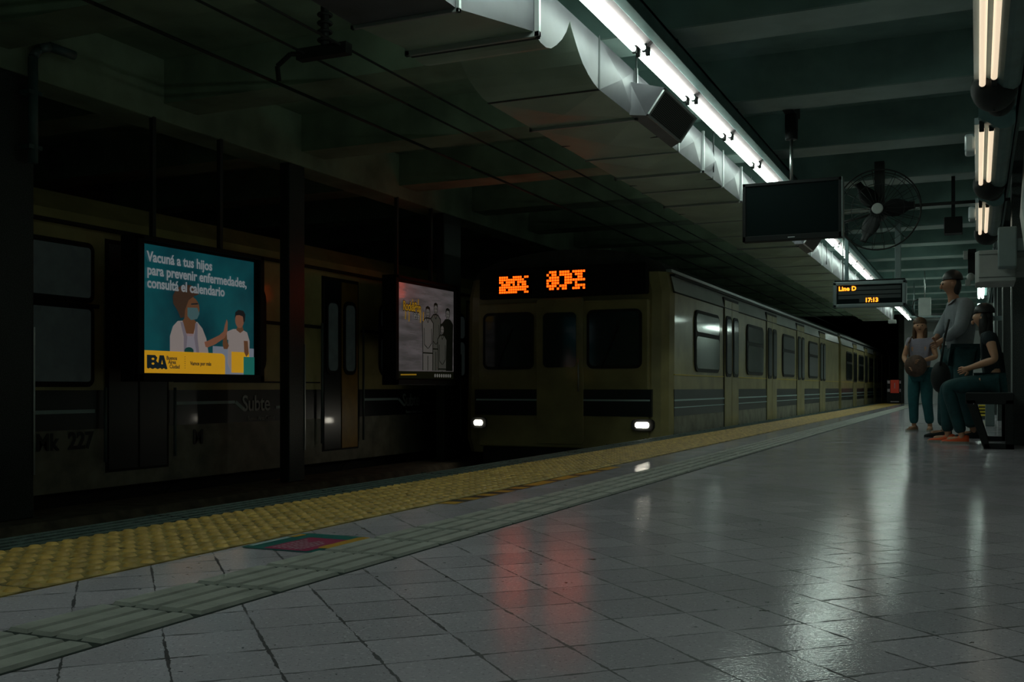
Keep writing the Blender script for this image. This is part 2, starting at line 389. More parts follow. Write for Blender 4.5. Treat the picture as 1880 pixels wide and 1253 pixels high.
def cabinet(y0, y1, z0, z1, label, side_w):
    e = empty('poster_light_box', (-6.3, (y0+y1)/2, z0), label=label, cat='poster')
    e.location = (0, 0, 0)
    b = mb('black'); t = .07
    b.box((-6.4, y0, z0), (PX-.03, y1, z1))
    for a, c in (((y0, z0), (y1, z0+t)), ((y0, z1-t*.6), (y1, z1)), ((y0, z0), (y0+t, z1)), ((y1-t, z0), (y1, z1))):
        b.box((PX-.035, a[0], a[1]), (PX+.015, c[0], c[1]))
    b.build('case', e, bevel=.008)
    [mb('seam').box((-6.44, (y0+y1)/2+q, z1-.02), (-6.40, (y0+y1)/2+q+.04, 2.86)).build('bracket', e) for q in (-.45, .41)]
    return e
def poster1():
    ya, yb, za, zb = 6.49, 7.93, .665, 1.735
    e = cabinet(6.42, 8.05, .60, 1.80, 'lit blue vaccination poster of a woman and a boy in a black light box', 0)
    o = mb('p_sky'); S = (ya, za, yb-ya, zb-za)
    def P(pts, m, k): poly(o, pts, m, *S, PX-.02+.001*k)
    P([(0, 0), (1, 0), (1, 1), (0, 1)], 'p_sky', 0)
    P([(.6, 0), (1, 0), (1, .235), (.6, .24)], 'p_sand', 1)
    # woman
    P([(.225, .18), (.225, .3), (.25, .38), (.29, .425), (.36, .435), (.46, .43), (.505, .38), (.54, .30), (.56, .18)], 'p_white', 2)
    P([(.33, .43), (.36, .31), (.42, .31), (.45, .43), (.40, .47), (.36, .47)], 'p_skin2', 3)
    P([(.345, .18), (.345, .33), (.44, .33), (.46, .18)], 'p_white2', 3)
    P([(.31, .42), (.335, .42), (.37, .30), (.36, .18), (.34, .18), (.34, .30)], 'p_fold', 4)
    P([(.46, .42), (.44, .42), (.43, .30), (.45, .18), (.475, .18), (.46, .30)], 'p_fold', 4)
    P([(.52, .27), (.55, .28), (.66, .335), (.70, .37), (.71, .42), (.728, .475), (.738, .45), (.735, .37), (.71, .315), (.62, .255), (.55, .225), (.53, .23)], 'p_skin', 5)
    P(blob(.395, .535, .082, .10), 'p_skin2', 5)
    P([(.29, .50), (.25, .56), (.245, .62), (.275, .68), (.33, .72), (.40, .725), (.455, .70), (.47, .655), (.43, .64), (.38, .60), (.35, .52), (.345, .46), (.31, .45)], 'p_hair', 6)
    P([(.37, .54), (.455, .545), (.475, .50), (.455, .455), (.40, .44), (.37, .47)], 'p_mask', 7)
    P([(.40, .575), (.46, .585), (.462, .574), (.402, .565)], 'p_ink', 7)
    P(blob(.385, .19, .04, .03), 'p_dkgreen', 5)
    # boy
    P([(.74, .10), (.745, .30), (.715, .30), (.735, .37), (.79, .395), (.87, .40), (.93, .375), (.955, .30), (.95, .02), (.775, .02)], 'p_white', 3)
    P([(.775, .02), (.775, .2), (.95, .2), (.95, .02)], 'p_yellow', 3.5)
    P([(.69, .26), (.70, .38), (.725, .40), (.735, .28), (.75, .25), (.735, .22), (.70, .22)], 'p_skin2', 4)
    P([(.82, .39), (.84, .43), (.88, .43), (.895, .39), (.86, .365)], 'p_skin2', 4)
    P(blob(.853, .475, .043, .068), 'p_skin', 5)
    P([(.805, .49), (.81, .54), (.84, .565), (.89, .56), (.91, .53), (.905, .47), (.892, .46), (.885, .51), (.85, .52), (.82, .515)], 'p_hair2', 6)
    P([(.895, .30), (.935, .30), (.945, .19), (.92, .16), (.90, .2)], 'p_skin2', 4)
    # banner
    pts = [(0, 0), (.71, 0), (.71, .145)]+[(.67+.04*math.cos(a), .145+.035*math.sin(a)) for a in (PI/8, PI/4, 3*PI/8, PI/2)]+[(0, .18)]
    P(pts, 'p_yellow', 8)
    P([(.89, 0), (1, 0), (1, .16), (.89, .16)], 'p_green', 8)
    # BA emblem: heavy joined letters with a wavy lower edge
    P([(.035, .045), (.035, .145), (.10, .145), (.118, .125), (.108, .10), (.125, .085), (.135, .145), (.17, .145), (.20, .04), (.185, .035), (.17, .045), (.155, .035), (.14, .045), (.12, .035), (.10, .045), (.08, .035), (.06, .045), (.045, .038)], 'p_ink', 9)
    P(blob(.082, .115, .012, .009, 8), 'p_yellow', 10); P(blob(.082, .078, .012, .009, 8), 'p_yellow', 10)
    P([(.148, .075), (.162, .075), (.155, .11)], 'p_yellow', 10)
    H = zb-za; W = yb-ya
    def tx(body, u, v, size, m='p_text', bold=0, sp=1, sx=.93): o.text(body, size, T_x(ya+u*W, za+v*H, PX-.009), m, .001, sp, bold, sx=sx)
    tx('Vacuná a tus hijos', .035, .868, .118, bold=.0035)
    tx('para prevenir enfermedades,', .035, .765, .118, bold=.0035)
    tx('consultá el calendario', .035, .665, .118, bold=.0035)
    tx('Buenos', .19, .112, .046, 'p_ink', .001); tx('Aires', .205, .08, .046, 'p_ink', .001); tx('Ciudad', .215, .045, .046, 'p_ink', .001)
    for i in range(6): o.ball((PX-.009, ya+.345*W, za+(.05+.018*i)*H), .0035, 'p_ink', 6, 4)
    tx('Vamos por más', .39, .075, .046, 'p_ink', .0012)
    o.build('printed_sheet', e, normals=False)
poster1()
def poster2():
    ya, yb, za, zb = 10.62, 12.02, .66, 1.80
    e = cabinet(10.5, 12.1, .58, 1.88, 'dim grey sketch poster of four people with yellow graffiti lettering', 0)
    print_noise('q_paper', (.075, .07, .068), (.15, .135, .14), .42, 7, (1, .25, 1.6))
    lit('q_ink', (.01, .012, .008), .2); lit('q_mid', (.07, .072, .06), .35); lit('q_light', (.12, .115, .105), .4); lit('q_yellow', (.30, .17, .012), .5); lit('q_black', (.012, .014, .006), .2); lit('q_white', (.2, .2, .18), .4)
    o = mb('q_black'); S = (ya, za, yb-ya, zb-za)
    def P(pts, m, k): poly(o, pts, m, *S, PX-.02+.001*k)
    P([(0, 0), (1, 0), (1, 1), (0, 1)], 'q_black', 0)
    P([(0, .075), (1, .085), (1, 1), (0, 1)], 'q_paper', 1)
    def line(pts, wd=.008, m='q_ink', k=5):
        for (a, b), (c, d) in zip(pts[:-1], pts[1:]):
            l = math.hypot(c-a, d-b) or 1; nx, ny_ = -(d-b)/l*wd/2, (c-a)/l*wd/2
            P([(a-nx, b-ny_), (c-nx, d-ny_), (c+nx, d+ny_), (a+nx, b+ny_)], m, k)
    random.seed(3)
    for i in range(70):
        u = random.uniform(.02, .9); v = random.uniform(.12, .97); l = random.uniform(.03, .12); line([(u, v), (u+l, v+random.uniform(-.006, .006))], .004, 'q_mid', 2)
    def man(cx, hv, sc_, shirt, k, seated=False):
        w_ = .085*sc_
        body = [(cx-w_, .09), (cx-w_*1.05, hv-.30), (cx-w_*1.15, hv-.14), (cx-w_*.5, hv-.09), (cx+w_*.5, hv-.09), (cx+w_*1.15, hv-.14), (cx+w_*1.05, hv-.30), (cx+w_, .09)]
        P(body, shirt, k); line(body, .012, k=k+.5)
        line([(cx-w_*.75, hv-.20), (cx-w_*.7, hv-.38), (cx, hv-.42)], .009, k=k+.6); line([(cx+w_*.75, hv-.20), (cx+w_*.8, hv-.36), (cx+w_*.1, hv-.42)], .009, k=k+.6)
        line([(cx-w_, hv-.47), (cx+w_, hv-.47)], .014, k=k+.6); line([(cx, hv-.5), (cx, .09)], .01, k=k+.6)
        line([(cx-.03, hv-.09), (cx, hv-.14), (cx+.03, hv-.09)], .008, k=k+.6)
        hd = blob(cx, hv-.03, .036*sc_, .055*sc_, 16); P(hd, 'q_light', k+.7); line(hd+hd[:1], .008, k=k+.8)
        P([(cx-.04*sc_, hv-.01), (cx-.036*sc_, hv+.03), (cx, hv+.045), (cx+.036*sc_, hv+.03), (cx+.04*sc_, hv-.01), (cx+.02, hv+.012), (cx-.02, hv+.012)], 'q_ink', k+.9)
        line([(cx-.022, hv-.025), (cx-.008, hv-.025)], .008, k=k+.95); line([(cx+.008, hv-.025), (cx+.022, hv-.025)], .008, k=k+.95); line([(cx-.014, hv-.06), (cx+.014, hv-.06)], .006, k=k+.95)
    man(.65, .80, .95, 'q_mid', 3); man(.88, .76, 1.05, 'q_ink', 4); man(.50, .75, 1.05, 'q_light', 5); man(.77, .58, .9, 'q_mid', 6)
    H = zb-za; W = yb-ya
    def tx(body, u, v, size, m, bold=0, sx=.9, x=0): o.text(body, size, T_x(ya+u*W, za+v*H, PX-.007+x), m, .001, .9, bold, sx=sx)
    tx('Rock&Pop', .055, .715, .155, 'q_ink', .012, .72); tx('Rock&Pop', .055, .715, .155, 'q_yellow', .003, .72, .0012)
    for u, v0, v1 in ((.10, .62, .72), (.16, .60, .72), (.36, .60, .72), (.22, .78, .84), (.32, .78, .85), (.41, .62, .72)): line([(u, v0), (u+.004, v1)], .014, 'q_yellow', 11)
    tx('95.9', .235, .635, .105, 'q_ink', .008, .85); tx('95.9', .235, .635, .105, 'q_white', .001, .85, .0012)
    P([(.03, .03), (.30, .035), (.30, .05), (.03, .045)], 'q_yellow', 2)
    for i in range(8): P(blob(.64+i*.042, .036, .014, .021, 10), 'q_white', 2)
    o.build('printed_sheet', e, normals=False)
poster2()
# ------------------------------------------------------------------ standing train on the far track
TX = -7.0
M['cream2'] = mat('ochre_livery_lit', (.55, .48, .20), .4, noise=.2, nscale=3, coat=.3)  # lighter copy of the ochre livery, passing lamp light put into the colour
tr = empty('standing_train', label='dark ochre train standing on the far track behind the posters, with Subte lettering', cat='train')
prof = [(TX, -.33), (TX, 1.9), (TX-.06, 2.05), (TX-.3, 2.25), (TX-1.4, 2.4), (TX-2.5, 2.25), (TX-2.75, 1.9), (TX-2.75, -.33)]
b = mb('cream2'); b.prism(prof, 'y', -2, 30, 'cream2'); body2 = b.build('car_body', tr)
k = .006
b = mb('navy'); b.box((TX, -2, .19), (TX+k, 30, .527)).build('dark_band', tr)
b = mb('cream_low'); b.box((TX, -2, -.33), (TX+k, 30, .19)).build('lower_panel', tr)
b = mb('bogie'); b.box((TX-2.6, -2, -1.05), (TX-.15, 30, -.33))
for yy in range(-1, 30, 3): b.cyl((TX-.12, yy, -.72), (TX-.3, yy, -.72), .37, 20)
b.build('underframe', tr)
S0 = .012
mb('stripe').box((TX, 3.6, .33), (TX+S0, 6.72, .362)).build('stripe', tr)
for off in (0, 3.3):
    b = mb('stripe')
    b.box((TX, 7.72+off, .385), (TX+S0, 8.58+off, .415))
    b.face([(TX+S0, 8.58+off, .385), (TX+S0, 8.70+off, .31), (TX+S0, 8.74+off, .335), (TX+S0, 8.60+off, .415)])
    b.build('stripe', tr); mb('stripe').box((TX, 9.26+off, .32), (TX+S0, 9.42+off+.5*(off > 0), .35)).build('stripe', tr)
for off in (0, 3.3):
    b = mb('lettering')
    b.text('Subte', .235, T_x(8.69+off, .305, TX+.012), 'lettering', .003, .95, .003, sx=.92)
    b.text('Buenos Aires Ciudad', .062, T_x(8.78+off, .205, TX+.012), 'lettering', .003, 1, 0, sx=.85)
    b.build('lettering', tr)
b = mb('numerals'); b.text('Mk', .2, T_x(6.10, .03, TX+.012), 'numerals', .003, 1, .004, sx=.9); b.build('car_number', tr); b = mb('numerals'); b.text('227', .2, T_x(6.43, .03, TX+.012), 'numerals', .003, 1, .006, sx=.9)
b.build('car_number', tr); b = mb('numerals'); b.text('M', .2, T_x(7.95, 0, TX+.012), 'numerals', .003, 1, .004); b.build('car_number', tr)
def rrect(y0, z0, y1, z1, r, n_=5):
    pts = []
    for cx, cy, a0 in ((y1-r, z0+r, -90), (y1-r, z1-r, 0), (y0+r, z1-r, 90), (y0+r, z0+r, 180)):
        for i in range(n_+1): t = math.radians(a0+90*i/n_); pts.append((cx+r*math.cos(t), cy+r*math.sin(t)))
    return pts
def win(par, X, y0, z0, y1, z1, r=.07, split=None, s=1, gm='glass2', name='window'):
    f = mb('rubber').prism(rrect(y0-.045, z0-.045, y1+.045, z1+.045, r+.04), 'x', X-.01*s, X+.02*s).build(name, par)
    g_ = mb(gm)
    if split:
        g_.prism(rrect(y0, z0, y1, split-.03, r*.7), 'x', X+.01*s, X+.026*s); g_.prism(rrect(y0, split+.03, y1, z1, r*.7), 'x', X+.01*s, X+.026*s)
    else: g_.prism(rrect(y0, z0, y1, z1, r), 'x', X+.01*s, X+.026*s)
    g_.build('pane', f); return f
win(tr, TX, 5.62, 1.32, 6.66, 1.75, .03); win(tr, TX, 5.62, .60, 6.66, 1.22, .03)
win(tr, TX, 8.15, .73, 9.04, 1.60, .12, 1.25); win(tr, TX, 11.45, .73, 12.34, 1.60, .12, 1.25)
win(tr, TX, 4.7, .73, 5.3, 1.60, .1, 1.25); win(tr, TX, 13.35, .73, 13.8, 1.6, .1, 1.25)
def sdoor(y0, y1, X, par, m, wm='glass2', z0=-.2, s=1, dark_left=False):
    d = mb('rubber').box((X-.02*s, y0, z0), (X+.009*s, y1, 1.86)).build('door', par)
    mid = (y0+y1)/2
    for a, c in ((y0+.03, mid-.01), (mid+.01, y1-.03)):
        l = mb('navy' if dark_left and a < mid-.1 else m).box((X, a, z0+.02), (X+.018*s, c, 1.82)).build('door_leaf', d, bevel=.004)
        win(l, X+.01*s, a+.07, .75, c-.09, 1.55, .06, None, s, wm, 'door_window')
    return d
sdoor(6.84, 7.62, TX, tr, 'navy', 'glass'); sdoor(10.14, 10.92, TX, tr, 'door_y', dark_left=True); sdoor(13.9, 14.7, TX, tr, 'door_y'); sdoor(3.5, 4.3, TX, tr, 'navy')
for yy in (6.80, 7.66, 9.50, 10.08, 10.97): mb('grey_case').cyl((TX+.05, yy, -.1), (TX+.05, yy, .55 if yy < 9 else 1.3), .014, 8).build('handrail', tr)
b = mb('rubber'); b.box((TX, -2, 1.235), (TX+.03, 6.75, 1.27)); b.box((TX, 7.7, 1.235), (TX+.035, 10.08, 1.27)); b.box((TX, 10.98, 1.235), (TX+.035, 13.8, 1.27)); b.box((TX, -2, 1.92), (TX+.05, 30, 1.95)); b.box((TX, 7.7, .60), (TX+.012, 10.1, .615))
b.build('rubbing_strip', tr)
# ------------------------------------------------------------------ moving train on the near track (shown at rest)
AX, BX, TY = -3.35, -6.1, 12.0; CX = (AX+BX)/2
t1 = empty('metro_train', label='dark ochre train on the near track with two white headlamps and orange signs', cat='train')
def sec(sgn):  # half profile, from skirt up to roof crown
    h = (AX-BX)/2
    return [(CX+sgn*(h-.05), -.28), (CX+sgn*h, -.1), (CX+sgn*h, 1.71), (CX+sgn*(h-.05), 1.93)]
roof = [(CX+(AX-CX-.09)*math.cos(t)*1.0, 1.95+.34*math.sin(t)) for t in [PI*i/14 for i in range(15)]]
cars = [(TY, TY+16.5), (TY+17.0, TY+33.5), (TY+34.0, TY+50.5)]
for ci, (ya, yb) in enumerate(cars):
    b = mb('cream', 'roofband', 'roof', 'navy')
    full = [(AX-.05, -.28), (AX, -.1), (AX, 1.71), (AX-.05, 1.95), (BX+.05, 1.95), (BX, 1.71), (BX, -.1), (BX+.05, -.28)]
    if ci: b.prism(full, 'y', ya, yb, 'cream')
    else:  # cab end: corners rounded in plan, slightly raked windscreen
        n_ = 6; rows = []
        ring_y = [(0, .22), (.03, .11), (.10, .03), (.22, 0)]
        for dy, inset in ring_y+[(yb-ya, 0)]:
            rows.append([b.bm.verts.new((x+(-inset if x > CX else inset), ya+dy+(max(0, z-.6)*.05 if dy < 1 else 0), z)) for x, z in full])
        for r0, r1 in zip(rows[:-1], rows[1:]):
            for i in range(8):
                f = b.bm.faces.new((r0[i], r0[(i+1) % 8], r1[(i+1) % 8], r1[i])); f.smooth = False
        b.bm.faces.new(rows[0]); b.bm.faces.new(rows[-1])
    body = b.build('car_body', t1)
    y0 = ya+(.1 if ci == 0 else 0)
    mb('roof').prism(roof, 'y', y0+.1, yb, smooth=True).build('roof', body)
    s_ = mb('roofband'); yq = y0+.13
    s_.prism([(AX+.004, 1.715), (AX+.012, 1.715), (AX-.028, 1.90), (AX-.036, 1.90)], 'y', yq, yb)
    s_.build('cant_panel', body)
    mb('rubber').box((AX-.05, y0+.13, 1.90), (AX+.012, yb, 1.925)).box((AX-.01, y0+.13, 1.70), (AX+.02, yb, 1.712)).build('rain_gutter', body)
    mb('flange').box((AX-.10, y0+.13, 1.95), (AX-.03, yb, 1.985)).build('roof_edge', body)
    mb('navy').box((AX-.02, y0+.13, .20), (AX+.006, yb, .527)).build('dark_band', body)
    mb('stripe').box((AX, y0+.13, .385), (AX+.011, yb, .405)).box((AX, y0+.13, .30), (AX+.011, yb, .312)).build('stripe', body)
    mb('yellow_paint').box((AX, y0+.13, .70), (AX+.008, yb, .712)).build('yellow_line', body)
    mb('cream_low').box((AX-.02, y0+.13, -.1), (AX+.004, yb, .20)).build('lower_panel', body)
    u = mb('bogie'); u.box((BX+.2, ya+.3, -.95), (AX-.2, yb, -.28))
    for yy in (ya+1.6, ya+3.6, yb-3.6, yb-1.6):
        u.cyl((AX-.45, yy, -.72), (AX-.58, yy, -.72), .37, 24); u.cyl((BX+.45, yy, -.72), (BX+.58, yy, -.72), .37, 24)
    u.build('underframe', body)
    yy = ya+.9
    wi = 0
    while yy+2.9 < yb:
        sdoor(yy+2.0, yy+3.0, AX, body, 'cream', 'glass', -.08)
        win(body, AX, yy+.35, .80, yy+1.65, 1.52, .1, 1.25, 1, 'glass'); yy += 3.3
# cab front
fy = TY
cf = mb('cream').box((BX+.24, fy-.03, -.2), (AX-.24, fy+.05, 1.62)).build('cab_front', t1, bevel=.02)
mb('navy').box((BX+.2, fy-.036, .20), (AX-.2, fy+.03, .527)).build('front_band', cf)
mb('stripe').box((BX+.22, fy-.042, .385), (AX-.22, fy, .405)).build('front_stripe', cf)
for x0, x1, nm in ((BX+.32, BX+1.02, 'windscreen'), (AX-1.02, AX-.32, 'windscreen')):
    f = mb('rubber'); pts = rrect(x0, .78, x1, 1.50, .08); f.prism(pts, 'y', fy-.045, fy).build(nm, cf)
    g_ = mb('glass'); g_.prism(rrect(x0+.035, .815, x1-.035, 1.465, .06), 'y', fy-.05, fy-.03).build('pane', cf)
    mb('black').path([(x0+.2, fy-.06, .80), (x0+.42, fy-.065, 1.3)], .008).build('wiper', cf)
d = mb('cream').prism(rrect(CX-.31, -.15, CX+.31, 1.66, .05), 'y', fy-.05, fy).build('cab_door', cf, bevel=.006)
mb('glass').prism(rrect(CX-.22, .80, CX+.22, 1.48, .06), 'y', fy-.058, fy-.04).build('door_window', d)
mb('metal').path([(CX+.26, fy-.08, .5), (CX+.26, fy-.08, .9)], .01).build('door_handle', d)
hd = mb('black').box((BX+.26, fy-.035, 1.68), (AX-.26, fy+.08, 2.06)).build('header_panel', t1, bevel=.02)
def led_panel(x0, x1, z0, z1, name):
    o = mb('gloss_black').box((x0-.02, fy-.05, z0-.02), (x1+.02, fy-.03, z1+.02)).build(name, t1)
    l = mb('orange_led'); random.seed(int(-x0*100)); nz = 7; dz = (z1-z0)/nz; nx = int((x1-x0)/dz)
    for i in range(nx):
        for j in range(nz):
            if random.random() < .8: l.box((x0+(i+.12)*dz, fy-.056, z0+(j+.12)*dz), (x0+(i+.88)*dz, fy-.049, z0+(j+.88)*dz))
    lo = l.build('led_dots', o); lo['label'] = 'glowing orange dots'
led_panel(-4.90, -4.38, 1.76, 2.00, 'destination_sign'); led_panel(-5.55, -5.13, 1.74, 1.96, 'route_sign')
for x, wd in ((-3.66, .085), (-5.84, .06)):
    o = mb('rubber').prism(rrect(x-wd-.05, .03, x+wd+.05, .17, .05), 'y', fy-.06, fy+.05).build('headlamp_housing', t1)
    l = mb('lamp'); l.prism(rrect(x-wd, .065, x+wd, .135, .03), 'y', fy-.068, fy-.05); lo = l.build('lens', o); lo['label'] = 'glowing white lens'
o = mb('bogie').box((CX-.12, fy-.35, -.55), (CX+.12, fy+.3, -.33)).cyl((CX, fy-.42, -.44), (CX, fy-.35, -.44), .13, 18).build('coupler', t1, bevel=.01)
mb('bogie').box((BX+.3, fy-.02, -.6), (AX-.3, fy+.2, -.2)).build('buffer_beam', t1, bevel=.02)
# ------------------------------------------------------------------ air duct
DX0, DX1, DZ = -2.98, -2.2, 2.45
e = empty('air_duct', label='galvanised rectangular air duct hung under the ceiling above the platform edge', cat='duct')
def duct_piece(prof, x0, x1, name='duct_section', side=True):
    b = mb('duct', 'duct_b')
    va = [b.bm.verts.new((x0, y, z)) for y, z in prof]; vb = [b.bm.verts.new((x1, y, z)) for y, z in prof]
    b.bm.faces.new(va); b.bm.faces.new(vb[::-1]); n_ = len(prof)
    for i in range(n_):
        f = b.bm.faces.new((va[i], vb[i], vb[(i+1) % n_], va[(i+1) % n_])); f.material_index = 1
    return b.build(name, e)
# near, narrower run
TOP = 2.775
b = mb('duct', 'duct_b'); b.box((DX0, -4, 2.45), (-2.38, 4.62, TOP), 'duct'); b.build('duct_section', e)
# transition piece: widens towards the platform
b = mb('duct', 'duct_b')
A = [(DX0, 4.62, 2.45), (-2.38, 4.62, 2.45), (-2.38, 4.62, TOP), (DX0, 4.62, TOP)]; B = [(DX0, 5.2, 2.49), (DX1, 5.2, 2.49), (DX1, 5.2, TOP), (DX0, 5.2, TOP)]
va = [b.bm.verts.new(p) for p in A]; vb = [b.bm.verts.new(p) for p in B]
for i in range(4): b.bm.faces.new((va[i], va[(i+1) % 4], vb[(i+1) % 4], vb[i])).material_index = (i == 0)
b.build('duct_transition', e)
# offset piece with a curved underside (bulge, sharp cusp, sweep down)
up = [(5.22, 2.47), (5.284, 2.455), (5.36, 2.452), (5.436, 2.47), (5.52, 2.515), (5.605, 2.574), (5.675, 2.64), (5.71, 2.69), (5.732, 2.722), (5.752, 2.69), (5.80, 2.645), (5.87, 2.585), (5.95, 2.53), (6.05, 2.49), (6.15, 2.462), (6.25, DZ)]
duct_piece(up+[(6.25, TOP), (5.22, TOP)], DX0, DX1, 'duct_offset')
# straight sections with cross-broken side panels
joints = [6.25, 7.0, 8.15, 8.95, 9.75, 10.55, 11.8, 13, 14.2, 15.4, 16.6, 17.8, 19, 20.2, 21.4, 22.6, 23.8, 25, 26.2, 27.4, 28.6, 29.8, 31]
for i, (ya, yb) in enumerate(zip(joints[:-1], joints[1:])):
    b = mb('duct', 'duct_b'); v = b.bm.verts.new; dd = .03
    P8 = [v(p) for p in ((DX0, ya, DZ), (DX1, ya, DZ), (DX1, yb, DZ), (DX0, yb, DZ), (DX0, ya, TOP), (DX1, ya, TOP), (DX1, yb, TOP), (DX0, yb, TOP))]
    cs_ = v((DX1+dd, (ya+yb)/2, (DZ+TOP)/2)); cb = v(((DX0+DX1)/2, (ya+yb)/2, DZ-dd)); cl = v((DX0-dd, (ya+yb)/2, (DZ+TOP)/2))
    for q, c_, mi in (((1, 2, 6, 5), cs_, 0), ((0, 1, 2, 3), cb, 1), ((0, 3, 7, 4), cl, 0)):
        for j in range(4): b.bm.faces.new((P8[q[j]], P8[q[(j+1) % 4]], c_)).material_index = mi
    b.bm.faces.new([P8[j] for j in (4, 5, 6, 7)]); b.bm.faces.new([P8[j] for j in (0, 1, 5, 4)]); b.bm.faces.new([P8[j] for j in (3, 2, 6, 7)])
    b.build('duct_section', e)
def flange(y, x1=DX1, t=.02, m='flange', z=DZ):
    b = mb(m); b.box((DX0-t, y-.012, z-t), (x1+t, y+.012, z)).box((x1, y-.012, z-t), (x1+t, y+.012, TOP+.02)).box((DX0-t, y-.012, z-t), (DX0, y+.012, TOP+.02)); return b.build('flange', e, bevel=.002)
flange(4.62, -2.38); flange(5.2, t=.03, z=2.49); flange(5.235, t=.012, m='seam', z=2.475)
for y in joints[1:]: flange(y, t=.022 if joints.index(y) in (1, 3, 5, 8) else .012)
flange(6.25, t=.004, m='seam')
for y in (1.2, 2.9, -.5, 7.6, 9.35, 11.1): flange(y, -2.38 if y < 4 else DX1, t=.005, m='seam')
hg = mb('seam')
for y in (0.5, 2.5, 4.55, 6.98, 9.3, 11.9, 14.5, 17, 19.5, 22, 24.6, 27.5, 30):
    for x in (DX0-.02, DX1+.02 if y > 4.7 else -2.36): hg.cyl((x, y, 2.5), (x, y, 3.38), .006, 6)
hg.build('hanger_rod', e)
# outlet grilles on the duct
def outlet(y):
    g0 = empty('duct_outlet', (0, 0, 0))
    del g0; r = None
    ya, yb, xo = y-.44, y+.44, DX1
    b = mb('duct'); v = b.bm.verts.new
    # wedge: deep at the lower front, narrowing to the duct
    z0, z1 = 2.44, 2.66; L_ = [(xo, ya-.10, z0), (xo, yb+.10, z0), (xo, yb+.10, z1+.01), (xo, ya-.10, z1+.01)]
    O_ = [(xo+.09, ya, z0+.01), (xo+.09, yb, z0+.01), (xo+.22, yb, z1-.03), (xo+.22, ya, z1-.03)]
    va = [v(p) for p in L_]; vb = [v(p) for p in O_]
    for i in range(4): b.bm.faces.new((va[i], va[(i+1) % 4], vb[(i+1) % 4], vb[i]))
    b.bm.faces.new(vb)
    hood = b.build('outlet_hood', e)
    n0 = Vector((.3, 0, -.15)).normalized()*.012
    A, B_, C_, D_ = [Vector(p) for p in O_]
    def q(u, w_): return A.lerp(B_, u).lerp(D_.lerp(C_, u), w_)
    f = mb('flange')
    for u0, u1, w0, w1 in ((0, 1, 0, .07), (0, 1, .93, 1), (0, .035, 0, 1), (.965, 1, 0, 1)):
        pts = [q(u0, w0), q(u1, w0), q(u1, w1), q(u0, w1)]; bv = [f.bm.verts.new(p) for p in pts]; tv = [f.bm.verts.new(p+n0) for p in pts]
        f.bm.faces.new(tv)
        for i in range(4): f.bm.faces.new((bv[i], bv[(i+1) % 4], tv[(i+1) % 4], tv[i]))
    f.build('grille_frame', hood)
    g_ = mb('black', 'seam'); g_.face([q(.03, .06)+n0*.2, q(.97, .06)+n0*.2, q(.97, .94)+n0*.2, q(.03, .94)+n0*.2], 'black')
    for i in range(16):
        w0 = .08+i*.054; pts = [q(.035, w0), q(.965, w0), q(.965, w0+.02), q(.035, w0+.02)]; g_.face([p+n0*.6 for p in pts], 'grille_wire')
    for i in range(22):
        u0 = .05+i*.042; g_.face([p+n0*.75 for p in (q(u0, .07), q(u0+.006, .07), q(u0+.006, .93), q(u0, .93))], 'grille_wire')
    g_.build('grille', hood)
outlet(7.42); outlet(14.5); outlet(23.6)
# ------------------------------------------------------------------ fluorescent row beside the duct
LX, LZ, PITCH = -2.0, 2.745, 1.272
lf = None
def fixture(y, first=None, label=None):
    if first is None:
        r = empty('fluorescent_fixture', (LX, y, 0), cat='light fixture', group='fluorescent fixtures beside the air duct')
        r.location = (0, 0, 0)
        L_ = 1.22
        b = mb('fixture'); b.prism([(-.075+LX, LZ+.055), (-.04+LX, LZ+.025), (.04+LX, LZ+.025), (.075+LX, LZ+.055), (.05+LX, LZ+.10), (-.05+LX, LZ+.10)], 'y', 0, L_).build('reflector', r)
        for dx in (-.033, .033):
            mb('tube').cyl((LX+dx, .035, LZ), (LX+dx, L_-.035, LZ), .0165, 12).build('tube', r)
            for yy in (.0, L_-.03):
                mb('black').box((LX+dx-.014, yy, LZ-.022), (LX+dx+.014, yy+.028, LZ+.04)).build('lamp_holder', r, bevel=.004)
        r.location = (0, y, 0); r['label'] = label; return r
    c = copy_tree(first); c.location = (0, y, 0); c['label'] = label; return c
ys = [5.26+PITCH*i for i in range(-6, 24)]
for i, y in enumerate(ys):
    vis = i-6
    lab = {0: 'twin-tube fluorescent fixture, nearest of the lit row, cut by the top edge', 1: 'twin-tube fluorescent fixture above the nearest duct grille, second of the lit row',
           2: 'twin-tube fluorescent fixture just past the nearest duct grille', 3: 'fourth twin-tube fixture of the lit row, between the grille and the screen', 4: 'twin-tube fluorescent fixture ending right above the black screen'}.get(vis)
    if lab is None: lab = ('twin-tube fluorescent fixture nearer than the frame, in the row beside the duct' if vis < 0 else
                           'small far twin-tube fixture seen below the black screen, before the departure sign' if vis < 14 else 'tiny distant twin-tube fixture beyond the departure sign')
    r = fixture(y, lf, lab)
    lf = lf or r
c = mb('teal_metal'); c.box((LX+.10, -3, LZ+.02), (LX+.17, 36, LZ+.13)).box((LX-.05, -3, LZ+.105), (LX+.17, 36, LZ+.13))
for k in range(-2, 15): c.box((LX+.04, 7.1+1.99*k, LZ+.12), (LX+.08, 7.14+1.99*k, 3.0))
tag(c.build('lamp_rail', bevel=.003), 'long dark teal channel carrying the lit row of fluorescent tubes', 'cable channel')
